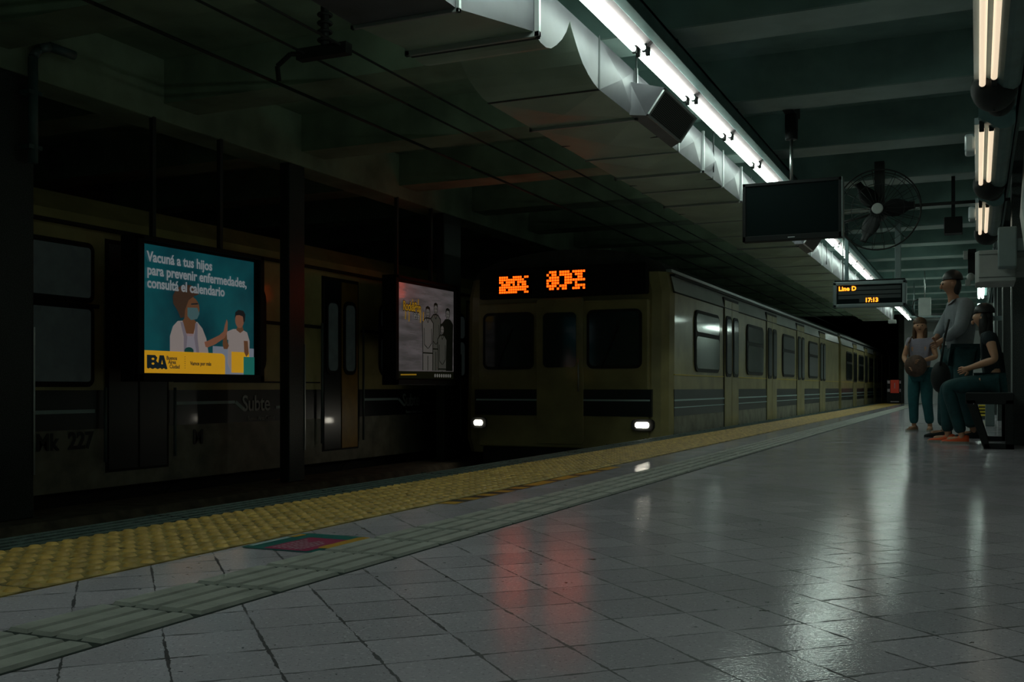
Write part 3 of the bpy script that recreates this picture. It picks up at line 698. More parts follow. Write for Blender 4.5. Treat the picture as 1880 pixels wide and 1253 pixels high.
# ------------------------------------------------------------------ right-hand fluorescent fixtures on the wall
RX, RZ = .055, 2.30
def rfix(y0, y1, label, extra):
    r = empty('wall_light_fixture', (0, 0, 0), cat='light fixture', group='wall light fixtures above the right wall', label=label)
    b = mb('clear'); b.box((RX-.075, y0-.02, RZ+.03), (RX-.045, y1+.05, RZ+.075)).build('reflector_lip', r)
    b = mb('teal_metal'); n_ = 8; prof = [(RX-.05, RZ+.06)]+[(RX+.10+.075*math.cos(t), RZ-.01-.05*math.sin(t)+.03) for t in [PI*.95-PI*.95*i/n_ for i in range(n_+1)] if math.cos(t) > -.3]+[(RX+.175, RZ+.12), (RX-.05, RZ+.12)]
    b.prism(prof, 'y', y0-.1, y1+.1, smooth=False).build('housing', r)
    for dx in (-.03, .03):
        mb('tube_dim').cyl((RX+dx, y0, RZ), (RX+dx, y1-.12*(dx > 0), RZ), .018, 12).build('tube', r)
        mb('black').box((RX+dx-.016, y1-.12*(dx > 0), RZ-.022), (RX+dx+.016, y1+.04, RZ+.05)).build('lamp_holder', r, bevel=.004)
        mb('black').box((RX+dx-.016, y0-.03, RZ-.02), (RX+dx+.016, y0, RZ+.05)).build('lamp_holder', r, bevel=.004)
    c_ = mb('black'); c_.ball((RX+.035, y1+.22, RZ+.03), (.13, .24, .135), zmin=-.999, zmax=.5, u=20, v=10); c_.ball((RX+.07, y1+.52, RZ+.02), (.085, .14, .09), zmin=-.999, zmax=.5)
    c_.build('end_shroud', r)
    if extra:
        e_ = mb('clear'); e_.box((RX-.14, y0+.35, RZ-.07), (RX-.07, y0+.55, RZ+.06)); e_.build('emergency_lamp', r, bevel=.02, seg=3)
rfix(3.2, 6.55, 'cream-lit twin-tube wall fixture, nearest, cut by the top edge at right', False)
rfix(7.70, 9.75, 'cream-lit twin-tube wall fixture, second from the top right, with clear emergency lamp', True)
rfix(10.95, 12.9, 'cream-lit twin-tube wall fixture, third, just above the grey wall boxes', True)
def small_lamp(y0, y1, lab):
    r = empty('wall_light_fixture', (0, 0, 0), cat='light fixture', group='far wall light fixtures', label=lab)
    mb('teal_metal').box((RX-.06, y0-.05, RZ-.05), (RX+.1, y1+.05, RZ)).build('housing', r)
    for dx in (-.03, .03): mb('tube').cyl((RX+dx, y0, RZ-.09), (RX+dx, y1, RZ-.09), .02, 8).build('tube', r)
small_lamp(19, 21, 'short bright wall fixture below the big grey box, uppermost of three'); small_lamp(23, 25.4, 'short bright wall fixture below the big grey box, middle of three'); small_lamp(28, 30, 'short bright wall fixture below the big grey box, lowest of three')
# cable tray, conduits, wires on the right
ct = mb('teal_metal', 'black'); ct.box((.255, 1, 2.60), (.275, 34, 2.72)).box((.255, 1, 2.60), (.298, 34, 2.61))
y = 1.2
while y < 16: ct.box((.250, y, 2.625), (.2545, y+.03, 2.70), 'black'); y += .06
tag(ct.build('cable_tray'), 'slotted dark cable tray running along the top of the right wall', 'cable tray')
def run(x, z, r, lab, m='grey_case', y1=34):
    b = mb(m, 'black'); b.cyl((x, 1, z), (x, y1, z), r, 12)
    for k in range(12): b.cyl((x, 2+1.3*k, z), (x, 2.03+1.3*k, z), r*1.25, 12, 'black')
    tag(b.build('conduit'), lab, 'conduit', 'conduits along the right wall')
run(.215, 2.50, .022, 'grey conduit just below the slotted tray on the right wall'); run(.20, 2.40, .014, 'thin conduit beside the wall light housings', 'teal_metal')
# pillars on the right wall
for i, y in enumerate((11.0, 14.9, 18.9, 22.9, 26.9, 30.9)):
    lab = 'black granite pilaster behind the bench end, holding the grey boxes' if i == 0 else 'distant dark pilaster on the right wall beyond the bench'
    o = struct(mb('pillar').box((.30, y, 0), (WX-.001, y+.5, 3.0)).build('trim_%d' % (60+i)))
    if i: mb('metal').box((.292, y-.012, 0), (.304, y+.004, 2.9)).build('corner_strip', o)
mb('metal').box((.292, 10.988, .2), (.304, 11.004, 1.7)).build('corner_strip', bpy.data.objects['trim_60'])
# boxes
b = mb('box'); x0, x1 = .005, .30
q0, q1 = atY(1797, 464, 10.0), atY(1853, 519, 10.0)
bx = mb('box').prism([(q0.x-.03, 9.4+.55), (q0.x, 9.4+.45), (.30, 9.4+.45), (.30, 10.45), (q0.x-.03, 10.45)], 'z', q1.z, q0.z).build('equipment_box', bevel=.008)
tag(bx, 'large light grey equipment box with a chamfered side beside the black pilaster', 'equipment box')
mb('seam').box((q0.x, 9.845, q1.z+.035), (.295, 9.848, q1.z+.04)).build('lid_seam', bx); mb('seam').box((q0.x, 9.845, q0.z-.04), (.295, 9.848, q0.z-.036)).build('lid_seam', bx)
mb('box').box((.27, 9.9, q1.z+.08), (.42, 10.4, q1.z+.2)).build('bracket', bx)
q2, q3 = atY(1832, 420, 9.7), atY(1853, 492, 9.7)
b = mb('grey_case').box((q2.x, 9.6, q3.z), (.30, 9.8, q2.z)).build('junction_box', bevel=.012); tag(b, 'narrow upright teal-grey junction box overlapping the large grey box', 'junction box')
mb('grey_case').box((.24, 9.64, q2.z-.2), (.42, 9.76, q2.z-.1)).build('wall_arm', b)
# diamond sign on wall
d = mb('box', 'teal_metal')
cy, cz = 8.9, 2.02
d.prism([(cy, cz-.42), (cy+1.0, cz), (cy, cz+.42), (cy-1.0, cz)], 'x', .33, .345, 'box'); d.prism([(cy, cz-.2), (cy+.5, cz), (cy, cz+.2), (cy-.5, cz)], 'x', .328, .331, 'teal_metal')
d.box((.34, cy-.03, cz-.03), (.43, cy+.03, cz+.03), 'box')
tag(d.build('wall_sign'), 'grey diamond-shaped wall sign at the right edge, seen edge-on', 'sign')
# phone on far wall
ph = empty('wall_telephone', label='small white wall telephone beyond the bench', cat='telephone')
a0, a1 = atY(1809, 557, 17.0), atY(1824, 595, 17.0)
mb('box').box((a0.x, 17.0, a1.z), (a1.x, 17.06, a0.z)).build('back_plate', ph, bevel=.005)
mb('black').path([(a0.x+.05, 16.97, a0.z-.06), (a0.x+.05, 16.96, a0.z-.13), (a0.x+.10, 16.96, a0.z-.2), (a0.x+.09, 16.97, a0.z-.25)], .010).box((a0.x+.03, 16.97, a0.z-.06), (a0.x+.09, 17, a0.z-.03)).build('handset', ph)
mb('grey_case').box((a0.x+.02, 17.03, a1.z+.05), (.43, 17.05, a1.z+.12)).build('bracket', ph)
# dark frames / yellow treads far right
s_ = mb('yellow_paint', 'seam')
s_.box((-.02, 19.6, .0), (.22, 20.6, .06), 'seam')
for i in range(4): s_.box((-.02+i*.012, 19.6+i*.3, .06+i*.05), (.16, 19.66+i*.3, .09+i*.05), 'yellow_paint'); s_.box((-.02+i*.012, 19.66+i*.3, .0), (.16, 19.9+i*.3, .075+i*.05), 'seam')
tag(s_.build('step_block'), 'small yellow-edged steps seen through the bench end frame', 'steps')
tag(mb('grey_case').box((.10, 16.2, 0), (.22, 16.4, .5)).build('floor_cabinet', bevel=.01), 'slim grey-blue cabinet on the floor behind the bench end', 'cabinet')
# ------------------------------------------------------------------ bench
be = empty('bench', label='black steel bench with slanted end legs against the right wall', cat='bench')
mb('black').box((-.09, 10.25, .425), (.29, 11.75, .50)).build('seat', be, bevel=.008)
mb('seam').box((-.095, 10.24, .485), (.295, 11.76, .503)).build('seat_edge', be)
for y in (10.2, 11.7):
    f = mb('black'); w_ = .06
    f.prism([(-.10, .44), (-.02, .44), (.11, 0.0), (.05, 0)], 'y', y, y+w_)
    f.box((.225, y, 0), (.295, y+w_, .44)).box((.05, y, 0), (.295, y+w_, .05)).box((-.10, y, .40), (.295, y+w_, .50))
    f.build('leg', be, bevel=.005)
mb('metal').box((-.035, 10.19, .40), (-.03, 10.2, .41)).build('rivet', be)
# ------------------------------------------------------------------ hanging screen
q0, q1 = atY(1363, 338, 9.45), atY(1546, 325, 9.45); zb_ = atY(1455, 440, 9.45).z; zt = atY(1455, 331, 9.45).z
tv = empty('hanging_screen', label='large black flat television hung from the ceiling on a pole', cat='television')
mb('black').box((q0.x, 9.47, zb_), (q1.x, 9.56, zt)).build('back_case', tv, bevel=.01)
f = mb('teal_metal'); t_ = .03
for a, c in (((q0.x, zb_), (q1.x, zb_+.05)), ((q0.x, zt-t_), (q1.x, zt)), ((q0.x, zb_), (q0.x+t_, zt)), ((q1.x-t_, zb_), (q1.x, zt))): f.box((a[0], 9.45, a[1]), (c[0], 9.475, c[1]), 'black')
f.box((q1.x-.004, 9.44, zb_), (q1.x+.006, 9.56, zt), 'grey_case')
f.build('bezel', tv, bevel=.004)
mb('gloss_black').box((q0.x+t_, 9.462, zb_+.05), (q1.x-t_, 9.47, zt-t_)).build('screen', tv)
mb('lettering').box(((q0.x+q1.x)/2-.03, 9.447, zb_+.02), ((q0.x+q1.x)/2+.03, 9.452, zb_+.026)).build('badge', tv)
xc = atY(1452, 300, 9.5).x
mb('metal').cyl((xc, 9.53, zt-.1), (xc, 9.53, 2.86), .014, 10).build('pole', tv)
mb('black').box((xc-.05, 9.48, 2.86), (xc+.05, 9.58, 3.0)).cyl((xc, 9.53, 2.78), (xc, 9.53, 2.88), .055, 14).box((xc-.05, 9.3, 3.0), (xc+.05, 9.7, 3.38)).build('ceiling_mount', tv, bevel=.006)
# ------------------------------------------------------------------ departure sign
SY = 16.0
q0, q1 = atY(1529, 516, SY), atY(1664, 514, SY); zt = atY(1597, 516, SY).z; zb_ = atY(1597, 564, SY).z
ds = empty('departure_sign', label='grey-framed hanging LED sign reading Line D and 17:13', cat='sign')
fr = mb('grey_case'); tt = .055
for a, c in (((q0.x, zb_), (q1.x, zb_+tt)), ((q0.x, zt-tt), (q1.x, zt)), ((q0.x, zb_), (q0.x+tt, zt)), ((q1.x-tt, zb_), (q1.x, zt))): fr.box((a[0], SY, a[1]), (c[0], SY+.16, c[1]))
fr.build('frame', ds, bevel=.012)
mb('gloss_black').box((q0.x+.03, SY+.03, zb_+.03), (q1.x-.03, SY+.14, zt-.03)).build('display', ds)
rw = mb('seam')
ix0, ix1 = q0.x+tt+.02, q1.x-tt-.02; ih = zt-zb_-2*tt
for i in range(3): rw.box((ix0, SY+.022, zt-tt-.02-(i+1)*ih*.235+.012), (ix1, SY+.03, zt-tt-.02-i*ih*.235))
rw.box((ix0+.34*(ix1-ix0), SY+.022, zb_+tt+.02), (ix0+.66*(ix1-ix0), SY+.03, zb_+tt+.075)); rw.build('row_panel', ds)
def T_y(x, z, y): return Matrix(((1, 0, 0, x), (0, 0, 1, y), (0, 1, 0, z), (0, 0, 0, 1)))
lt = mb('amber_led'); lt.text('Line D', .088, T_y(ix0+.005, zt-tt-.075, SY+.018), 'amber_led', .003, 1.05, .0035)
lt.text('17:13', .085, T_y(ix0+.43*(ix1-ix0), zb_+tt+.022, SY+.018), 'amber_led', .003, 1.0, .0035); lo = lt.build('led_text', ds)
lo['label'] = 'glowing amber LED letters'
for px, w1, m_ in ((1542, .05, 'teal_metal'), (1648, .08, 'grey_case')):
    x = atY(px, 500, SY).x+(.09 if px < 1600 else 0); mb(m_).box((x-w1/2, SY+.05, zt), (x+w1/2, SY+.12, 3.0)).build('hanger', ds, bevel=.004)
mb('metal').cyl((atY(1547, 500, SY).x, SY+.03, zt), (atY(1547, 500, SY).x, SY+.03, 3.0), .008, 8).build('cable', ds)
mb('black').box((q0.x+.02, SY+.02, zt), (q1.x-.02, SY+.14, zt+.025)).build('top_rail', ds)
# ------------------------------------------------------------------ fan
FY = 11.7; fc = atY(1612, 385, FY); R = .43
fn = empty('ceiling_fan_cage', label='black industrial fan with round wire cage and cream hub beside the black screen', cat='fan')
g_ = mb('wire'); g_.ring(fc, R, .008).ring(fc+Vector((0, -.06, 0)), R*.62, .003).ring(fc+Vector((0, -.04, 0)), R*.85, .003).ring(fc+Vector((0, .12, 0)), R*.97, .005)
for i in range(22):
    t = 2*PI*i/22; d = Vector((math.cos(t), 0, math.sin(t))); g_.path([fc+d*.07+Vector((0, -.07, 0)), fc+d*R*.6+Vector((0, -.06, 0)), fc+d*R], .0028, 5); g_.path([fc+d*R, fc+d*R*.9+Vector((0, .14, 0)), fc+d*.1+Vector((0, .16, 0))], .0028, 5)
g_.build('cage', fn)
for i, a in enumerate((5, 125, 245)):
    t = math.radians(a); d = Vector((math.cos(t), 0, math.sin(t))); p = Vector((-d.z, 0, d.x)); b = mb('black'); rows = []
    for s1 in [j/10 for j in range(11)]:
        r = .06+s1*(R*.86-.06); wd = .035+.055*math.sin(PI*min(1, s1*1.08+.12)); tw = .035*(1-s1*.4)
        rows.append([b.bm.verts.new(fc+d*r+p*wd*k_+Vector((0, -tw*k_+.03, 0))) for k_ in (-1, -.33, .33, 1)])
    for r0, r1 in zip(rows[:-1], rows[1:]):
        for j in range(3): b.bm.faces.new((r0[j], r0[j+1], r1[j+1], r1[j])).smooth = True
    o = b.build('blade', fn); md = o.modifiers.new('s', 'SOLIDIFY'); md.thickness = .006
mb('box').cyl(fc+Vector((0, -.085, 0)), fc+Vector((0, -.06, 0)), .058, 24).build('hub_cap', fn, bevel=.006)
mb('black').cyl(fc+Vector((0, .02, 0)), fc+Vector((0, .3, 0)), .085, 20).build('motor', fn, bevel=.01)
mb('wire').cyl(fc+Vector((0, .2, .05)), fc+Vector((WX-fc.x, .2, .05)), .018, 10).box(fc+Vector((-.05, .15, 0)), fc+Vector((.05, .25, 3.0-fc.z))).build('support_bar', fn)
mb('wire').path([fc+Vector((-.5, .2, .25)), fc+Vector((-.5, .2, .05)), fc+Vector((-.46, .2, -.1)), fc+Vector((-.1, .2, -.02))], .012).build('power_cable', fn)
# far hung box, speaker, pipes, camera
sp_ = atY(1733, 400, 13.0); sq = atY(1767, 428, 13.0)
o = mb('black').box((sp_.x, 12.95, sq.z), (sq.x, 13.15, sp_.z)).build('ceiling_speaker', bevel=.01); tag(o, 'small black box speaker hung under the beams near the right wall', 'speaker')
mb('black').box(((sp_.x+sq.x)/2-.02, 13.03, sp_.z-.01), ((sp_.x+sq.x)/2+.02, 13.07, 3.0)).build('bracket', o)
a0, a1 = atY(1686, 547, 24.0), atY(1709, 580, 24.0)
hb = empty('hanging_panel_box', label='square grey box hung from the ceiling beyond the departure sign', cat='equipment box')
mb('box').box((a0.x, 24, a1.z), (a1.x, 24.12, a0.z)).build('case', hb, bevel=.008)
mb('metal').cyl(((a0.x+a1.x)/2, 24.06, a0.z), ((a0.x+a1.x)/2, 24.06, 3.39), .015, 8).build('hanger', hb)
mb('wire').path([(a0.x, 24.05, a0.z-.03), (a0.x-.09, 24.05, a0.z-.06), (a0.x-.12, 24.05, (a0.z+a1.z)/2), (a0.x-.08, 24.05, a1.z+.02), (a0.x+.05, 24.05, a1.z-.04)], .014).build('cable', hb)
p0 = atY(1670, 583, 26)
tag(mb('grey_case').cyl((p0.x, 26, p0.z), (WX, 26, p0.z), .03, 10).cyl((p0.x+.1, 26, p0.z), (p0.x+.1, 26, 3), .012, 8).build('cross_pipe'), 'grey pipe crossing the ceiling beyond the hung grey box', 'pipe')
p0 = atY(1640, 590, 24)
cm = empty('security_camera', label='small camera on a thin drop pole at the far end of the air duct', cat='camera')
mb('metal').cyl((p0.x, 24, p0.z), (p0.x, 24, 3.39), .012, 8).build('pole', cm)
mb('box').box((p0.x-.1, 23.9, p0.z-.05), (p0.x+.06, 24.1, p0.z+.03)).build('housing', cm, bevel=.01)
p0 = atY(1777, 473, 13.5)
cm = empty('wall_camera', label='cluster of small black and white camera units left of the large grey box', cat='camera')
mb('black').box((p0.x-.0, 13.5, p0.z-.2), (p0.x+.09, 13.6, p0.z+.1)).box((p0.x+.03, 13.54, p0.z), (WX, 13.58, p0.z+.03)).build('bracket', cm, bevel=.005)
mb('box').box((p0.x-.05, 13.42, p0.z-.02), (p0.x+.0, 13.55, p0.z+.07)).ball((p0.x+.03, 13.45, p0.z-.24), (.045, .045, .05)).box((p0.x-.03, 13.42, p0.z-.34), (p0.x+.03, 13.52, p0.z-.27)).build('housing', cm, bevel=.006)
# red vending / extinguisher unit at far end
a0, a1 = atY(1628, 697, 37), atY(1655, 740, 37)
rv = empty('vending_unit', label='small red-fronted vending unit at the far end of the platform by the train', cat='vending machine')
mb('black').box((a0.x, 37, .014), (a1.x, 37.5, a0.z)).build('body', rv, bevel=.01)
mb('red').box((a0.x+.12, 36.98, a0.z-.46), (a1.x-.08, 37.0, a0.z-.02)).build('red_panel', rv)
b = mb('white_print')
for i in range(2): b.box((a0.x+.02, 36.985, a0.z-.14-i*.28), (a0.x+.10, 37, a0.z-.04-i*.28)); b.box((a1.x-.06, 36.985, a0.z-.14-i*.28), (a1.x-.02, 37, a0.z-.04-i*.28))
b.box((a0.x+.12, 36.985, .06), (a1.x-.08, 37, .09)).box((a0.x+.24, 36.975, a0.z-.3), (a1.x-.2, 36.99, a0.z-.12)).build('price_labels', rv)
# cream notice on far wall and pale panels
a0, a1 = atX(1700, 590, -1.0), None
q0, q1 = atY(1697, 592, 37.9), atY(1762, 602, 37.9)
tag(mb('box').box((q0.x, 37.9, q1.z-.1), (.1, 38, q0.z)).build('end_wall_board', bevel=.01), 'long pale board across the top of the far end wall', 'sign board')
tag(mb('metal').box((-2.2, 37.6, 2.82), (WX, 37.66, 2.88)).build('ceiling_rail'), 'bright metal rail across the ceiling at the far end wall', 'rail')
# ------------------------------------------------------------------ overhead wires
def wire(x, z0, lab, r=.012, y1=60):
    b = mb('wire'); pts = []
    for i in range(40): y = -2+i*(y1+2)/39; pts.append((x, y, z0))
    b.path(pts, r, 6); tag(b.build('overhead_wire'), lab, 'wire', 'overhead wires above the near track')
wa = atX(340, 70, -4.55); wire(-4.55, 2.72, 'black overhead contact wire above the near track, the lowest of three')
wire(-4.35, 2.92, 'black overhead wire above the near track, the middle of three', .009); wire(-4.05, 2.94, 'black overhead wire above the near track, closest to the duct', .009)
ins = mb('wire', 'seam'); yi = atX(585, 175, -4.35).y
ins.box((-4.42, yi-.18, 2.88), (-4.0, yi-.10, 2.96)).cyl((-4.2, yi-.14, 2.92), (-4.2, yi-.14, 3.38), .03, 10).path([(-4.55, yi-.2, 2.74), (-4.55, yi-.22, 2.84), (-4.45, yi-.2, 2.92), (-4.35, yi-.15, 2.92)], .018, 8)
for k in range(4): ins.ring((-4.2, yi-.14, 3.0+.06*k), .045, .012, 'z', 16, 6)
tag(ins.build('wire_support', bevel=.003), 'dark bracket and insulator holding the overhead wires', 'bracket')
# ------------------------------------------------------------------ people
M['skin'] = mat('skin', (.40, .20, .12), .55, noise=.1); M['skin_l'] = mat('skin_light', (.52, .27, .16), .55, noise=.1)
M['hair_brown'] = mat('brown_hair', (.10, .045, .018), .6, noise=.4, nscale=40); M['hair_dark'] = mat('dark_hair', (.012, .010, .009), .5, noise=.4, nscale=40)
M['teal_cloth'] = mat('teal_trousers', (.012, .10, .11), .8, noise=.2, nscale=12, bump=.2); M['jeans'] = mat('dark_teal_jeans', (.010, .055, .06), .85, noise=.25, nscale=14, bump=.2)
M['pale_shirt'] = mat('lilac_grey_shirt', (.30, .27, .33), .8, noise=.15, bump=.2); M['grey_jacket'] = mat('grey_jacket', (.19, .21, .23), .7, noise=.2, nscale=5, bump=.2)
M['dark_top'] = mat('dark_navy_top', (.010, .02, .025), .85, noise=.2); M['bag'] = mat('brown_bag', (.09, .05, .035), .8, noise=.4, nscale=12, bump=.3)
M['black_bag'] = mat('black_bag', (.006, .009, .009), .8); M['orange_shoe'] = mat('orange_knit', (.75, .10, .02), .7, bump=.3, bscale=150); M['sole'] = mat('pale_sole', (.35, .33, .28), .7); M['tan_shoe'] = mat('tan_shoe', (.25, .13, .07), .7); M['eye'] = mat('eye', (.01, .01, .01), .2)
def skinned(name, nodes, edges, material, parent, sub=2, root=0):
    keys = list(nodes); me = bpy.data.meshes.new(name); me.from_pydata([nodes[k][:3] for k in keys], [(keys.index(a), keys.index(b)) for a, b in edges], [])
    o = bpy.data.objects.new(name, me); C.objects.link(o); o.modifiers.new('k', 'SKIN')
    for i, k_ in enumerate(keys):
        sv = me.skin_vertices[0].data[i]; r = nodes[k_][3]; sv.radius = (r if not isinstance(r, tuple) else r[0], r if not isinstance(r, tuple) else r[1]); sv.use_root = (i == root); 
    s_ = o.modifiers.new('s', 'SUBSURF'); s_.levels = s_.render_levels = sub
    dg = bpy.context.evaluated_depsgraph_get(); m2 = bpy.data.meshes.new_from_object(o.evaluated_get(dg))
    bpy.data.objects.remove(o)
    for p in m2.polygons: p.use_smooth = True
    m2.materials.clear(); m2.materials.append(M[material]); o2 = bpy.data.objects.new(name, m2); C.objects.link(o2); o2.parent = parent; return o2
def person(label, loc, rot, scale, J, skin, hair, top, legs_m, shoes, sleeve='long', wide=1.0, long_hair=False, top_loose=.02):
    """J: joints in the figure's own frame (metres at 1.72 m tall), facing -y, right side is -x."""
    root = empty('person', label=label, cat='person')
    V = Vector
    def mid(a, b, t=.5): return V(a).lerp(V(b), t)
    N = {'pelvis': (*J['pelvis'], (.15, .11)), 'waist': (*mid(J['pelvis'], J['chest'], .45), (.125, .10)), 'chest': (*J['chest'], (.15, .11)), 'neck0': (*J['neck'], .06), 'neck1': (*mid(J['neck'], J['head'], .45), .05), 'head0': (*mid(J['neck'], J['head'], .75), .084), 'head1': (*J['head'], .104), 'head2': (*(V(J['head'])+(V(J['head'])-V(J['neck'])).normalized()*.065), .082)}
    E = [('pelvis', 'waist'), ('waist', 'chest'), ('chest', 'neck0'), ('neck0', 'neck1'), ('neck1', 'head0'), ('head0', 'head1'), ('head1', 'head2')]
    for s_ in 'lr':
        g = lambda k_: V(J[k_+s_])
        N['sh'+s_] = (*g('sh'), .058); N['el'+s_] = (*g('el'), .042); N['wr'+s_] = (*g('wr'), .027); N['ua'+s_] = (*mid(g('sh'), g('el'), .4), .05); N['fa'+s_] = (*mid(g('el'), g('wr'), .35), .042)
        fd = (g('wr')-g('el')).normalized(); pm = g('wr')+fd*.05; N['pa'+s_] = (*pm, (.038, .018))
        E += [('chest', 'sh'+s_), ('sh'+s_, 'ua'+s_), ('ua'+s_, 'el'+s_), ('el'+s_, 'fa'+s_), ('fa'+s_, 'wr'+s_), ('wr'+s_, 'pa'+s_)]
        side = fd.cross(V((1, 0, .1))).normalized(); curl = fd.cross(side).normalized()
        sg = 1 if s_ == 'l' else -1
        for fi, (off, ln) in enumerate(((-.032, .062), (-.011, .074), (.011, .070), (.031, .055))):
            b0 = pm+fd*.03+side*off; N['f%d0%s' % (fi, s_)] = (*b0, .010); N['f%d1%s' % (fi, s_)] = (*(b0+fd*ln*.55+curl*.006*sg), .0085); N['f%d2%s' % (fi, s_)] = (*(b0+fd*ln*.95+curl*.02*sg), .007)
            E += [('pa'+s_, 'f%d0%s' % (fi, s_)), ('f%d0%s' % (fi, s_), 'f%d1%s' % (fi, s_)), ('f%d1%s' % (fi, s_), 'f%d2%s' % (fi, s_))]
        N['t0'+s_] = (*(pm-fd*.01-side*.045), .011); N['t1'+s_] = (*(pm+fd*.03-side*.065), .009); E += [('pa'+s_, 't0'+s_), ('t0'+s_, 't1'+s_)]
        N['hp'+s_] = (*g('hp'), .088); N['th'+s_] = (*mid(g('hp'), g('kn'), .5), .075); N['kn'+s_] = (*g('kn'), .056); N['ca'+s_] = (*mid(g('kn'), g('an'), .35), .052); N['an'+s_] = (*g('an'), .036); N['he'+s_] = (*(g('an')+V((0, 0, -.05))), .036); N['to'+s_] = (*g('to'), .034)
        E += [('pelvis', 'hp'+s_), ('hp'+s_, 'th'+s_), ('th'+s_, 'kn'+s_), ('kn'+s_, 'ca'+s_), ('ca'+s_, 'an'+s_), ('an'+s_, 'he'+s_), ('he'+s_, 'to'+s_)]
    body = skinned('body', N, E, skin, root)
    hv = V(J['head']); hu = (hv-V(J['neck'])).normalized()
    fdir = V(J.get('face', (0, -1, 0))).normalized(); fs = fdir.cross(V((0, 0, 1))).normalized()
    ft = mb(skin, 'eye'); c_ = hv+fdir*.086
    ft.ball(c_+fdir*.004-V((0, 0, .02)), (.013, .016, .024), skin, 8, 6)
    for q in (-1, 1):
        ft.ball(hv+fs*q*.032+fdir*.085+V((0, 0, .008)), .009, 'eye', 8, 6); ft.ball(hv+fs*q*.086-V((0, 0, .012)), (.014, .018, .028), skin, 8, 6)
    ft.box(c_-fs*.02-V((0, 0, .058)), c_+fs*.02+fdir*.004-V((0, 0, .052)), 'eye'); ft.build('face_features', root)
    h = mb(hair); h.ball(hv+V((0, 0, .042))-fdir*.030, (.104, .104, .104), hair, 18, 12, -.02, 1)
    h.ball(hv-fdir*.055-V((0, 0, .03)), (.088, .06, .11), hair, 16, 10)
    if long_hair:
        h.ball(hv-fdir*.06-V((0, 0, .16)), (.10, .055, .19), hair, 16, 10)
        for q in (-1, 1): h.ball(hv+fs*q*.078-fdir*.02-V((0, 0, .10)), (.03, .05, .15), hair, 10, 8)
    h.build('hair', root)
    # clothes
    g_ = top_loose
    T = {k_: (*N[k_][:3], tuple(x+g_ for x in N[k_][3]) if isinstance(N[k_][3], tuple) else N[k_][3]+g_*.7) for k_ in ('waist', 'chest', 'pelvis')}
    T['pelvis'] = (*(V(J['pelvis'])-V((0, 0, .02))), (.160+g_, .13+g_)); T['neckb'] = (*(mid(J['chest'], J['neck'], .75)), .075)
    TE = [('pelvis', 'waist'), ('waist', 'chest'), ('chest', 'neckb')]
    for s_ in 'lr':
        T['sh'+s_] = (*J['sh'+s_], .068+g_*.6); T['ua'+s_] = (*N['ua'+s_][:3], .060+g_*.6); TE += [('chest', 'sh'+s_), ('sh'+s_, 'ua'+s_)]
        if sleeve == 'long': T['el'+s_] = (*J['el'+s_], .053+g_*.6); T['cu'+s_] = (*mid(J['el'+s_], J['wr'+s_], .9), .038+g_*.5); TE += [('ua'+s_, 'el'+s_), ('el'+s_, 'cu'+s_)]
    skinned('top', T, TE, top, root)
    L_ = {'pelvis': (*J['pelvis'], (.16, .125))}; LE = []
    for s_ in 'lr':
        L_['hp'+s_] = (*J['hp'+s_], .112); L_['th'+s_] = (*N['th'+s_][:3], .102); L_['kn'+s_] = (*J['kn'+s_], .084*wide**.5); L_['ca'+s_] = (*N['ca'+s_][:3], .07*wide); L_['cu'+s_] = (*(V(J['an'+s_])+V((0, 0, .0))), .064*wide)
        LE += [('pelvis', 'hp'+s_), ('hp'+s_, 'th'+s_), ('th'+s_, 'kn'+s_), ('kn'+s_, 'ca'+s_), ('ca'+s_, 'cu'+s_)]
    skinned('trousers', L_, LE, legs_m, root)
    for s_ in 'lr':
        a = V(J['an'+s_]); t_ = V(J['to'+s_]); d = (t_-a); d.z = 0; d.normalize(); hl = V((a.x, a.y, .0))-d*.04; sd = V((-d.y, d.x, 0))
        u = mb(shoes[0]); rows = []
        for k_, (l, w_, h_) in enumerate(((-.03, .030, .085), (.0, .040, .095), (.06, .042, .085), (.12, .047, .062), (.18, .046, .048), (.225, .034, .036), (.24, .014, .026))):
            rows.append([u.bm.verts.new(hl+d*l+sd*w_*math.cos(q)+V((0, 0, .018+(h_-.018)*max(0, math.sin(q))))) for q in [PI*j/8 for j in range(9)]])
        for r0, r1 in zip(rows[:-1], rows[1:]):
            for j in range(8): u.bm.faces.new((r0[j], r0[j+1], r1[j+1], r1[j])).smooth = True
        u.bm.faces.new(rows[0]); u.bm.faces.new(rows[-1][::-1]); sh = u.build('shoe', root)
        so = mb(shoes[1]); pts = [hl+d*l+sd*w_ for l, w_ in ((-.035, .0), (-.03, .034), (.0, .044), (.12, .051), (.18, .050), (.23, .035), (.25, 0), (.23, -.035), (.18, -.050), (.12, -.051), (.0, -.044), (-.03, -.034))]
        so.prism([(p.x, p.y) for p in pts], 'z', .0, .024); so.build('sole', sh)
    for ch in root.children: pass
    root.location = loc; root.rotation_euler = (0, 0, rot); root.scale = (scale,)*3
    return root
def child(o, root): o.parent = root; o.matrix_parent_inverse = Matrix(); return o
stand = dict(pelvis=(0, .01, .93), chest=(0, 0, 1.25), neck=(0, .01, 1.45), head=(0, -.02, 1.615), shl=(.165, .01, 1.39), shr=(-.165, .01, 1.39), ell=(.23, .03, 1.12), elr=(-.23, .03, 1.12), wrl=(.21, -.08, .90), wrr=(-.21, -.08, .90),
             hpl=(.085, .01, .89), hpr=(-.085, .01, .89), knl=(.10, -.01, .49), knr=(-.10, -.01, .49), anl=(.11, .03, .10), anr=(-.10, .02, .10), tol=(.13, -.12, .035), tor=(-.13, -.12, .035))
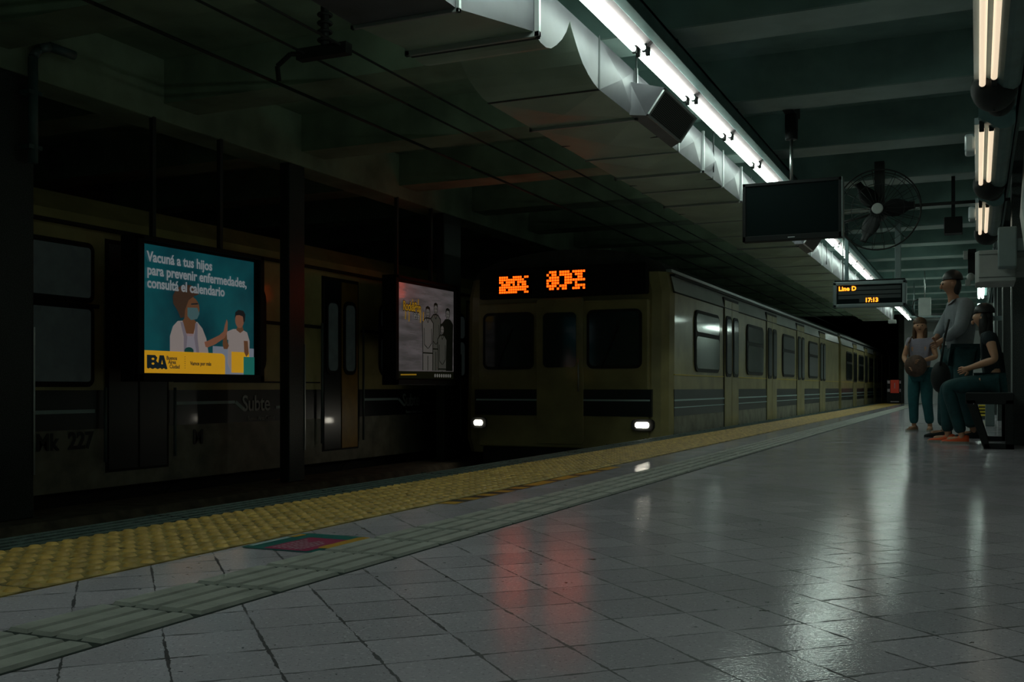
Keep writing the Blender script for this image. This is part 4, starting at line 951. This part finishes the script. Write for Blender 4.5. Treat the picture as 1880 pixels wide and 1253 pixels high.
# 1: person with brown hair, bag held in front
J = dict(stand); J.update(ell=(.24, -.02, 1.14), elr=(-.24, -.02, 1.14), wrl=(.11, -.22, 1.08), wrr=(-.11, -.22, 1.0), face=(.3, -1, 0), anl=(.13, .05, .10), tol=(.17, -.11, .035))
P1 = person('standing person with brown hair and lilac shirt holding a brown bag to the belly', (-.66, 14.05, 0), -.25, .82, J, 'skin_l', 'hair_brown', 'pale_shirt', 'teal_cloth', ('tan_shoe', 'sole'), 'short', 1.1, True)
bg = mb('bag'); bg.ball((0, -.23, 1.0), (.17, .09, .17), 'bag', 20, 12); bgo = bg.build('handbag', normals=True)
child(mb('bag').path([(-.1, -.2, 1.12), (-.14, -.13, 1.35), (-.13, .02, 1.46)], .014).build('strap'), bgo)
bgo.location = (-.66, 14.05, 0); bgo.rotation_euler = (0, 0, -.25); bgo.scale = (.82,)*3
tag(bgo, 'round brown bag held against the lilac shirt of the standing person', 'bag')
# 2: tall standing person, grey jacket, dark wide jeans, leaning slightly forward to the left
J = dict(stand); J.update(chest=(0, -.03, 1.26), neck=(0, -.06, 1.46), head=(0, -.10, 1.62), face=(0, -1, -.15), ell=(.24, -.08, 1.13), elr=(-.24, -.10, 1.15), wrl=(.08, -.21, 1.02), wrr=(-.05, -.22, 1.06), anl=(.11, .10, .10), tol=(.12, -.05, .035), anr=(-.10, -.12, .10), tor=(-.11, -.27, .035), knl=(.1, .0, .49), knr=(-.1, -.1, .5))
P2 = person('tall standing person in a grey jacket and wide dark jeans left of the bench', (-.18, 12.35, 0), -PI/2+.35, 1.04, J, 'skin', 'hair_dark', 'grey_jacket', 'jeans', ('black_bag', 'black_bag'), 'long', 1.25, False, .035)
bb = mb('black_bag').ball((0, 0, 0), (.10, .15, .17), 'black_bag', 18, 12).build('shoulder_bag'); child(mb('black_bag').path([(0, -.1, .12), (.04, -.02, .42), (.08, .1, .62)], .012).build('strap'), bb)
bb.location = (-.36, 11.98, .66); tag(bb, 'black bag hanging at the left hip of the person in the grey jacket', 'bag')
# 3: seated person with orange shoes
J = dict(pelvis=(0, .06, .67), chest=(0, .02, .99), neck=(0, -.03, 1.18), head=(0, -.07, 1.33), face=(0, -1, -.35), shl=(.17, .0, 1.12), shr=(-.17, .0, 1.12), ell=(.26, .06, .88), elr=(-.26, .06, .88), wrl=(.14, -.18, .80), wrr=(-.12, -.18, .80),
         hpl=(.09, .03, .64), hpr=(-.09, .03, .64), knl=(.12, -.40, .60), knr=(-.12, -.42, .60), anl=(.11, -.26, .10), anr=(-.11, -.40, .10), tol=(.12, -.41, .035), tor=(-.12, -.55, .035))
P3 = person('seated person on the bench in a dark top, teal jeans and orange shoes', (.10, 11.15, 0), -PI/2, .93, J, 'skin_l', 'hair_dark', 'dark_top', 'jeans', ('orange_shoe', 'sole'), 'short', 1.0, True)
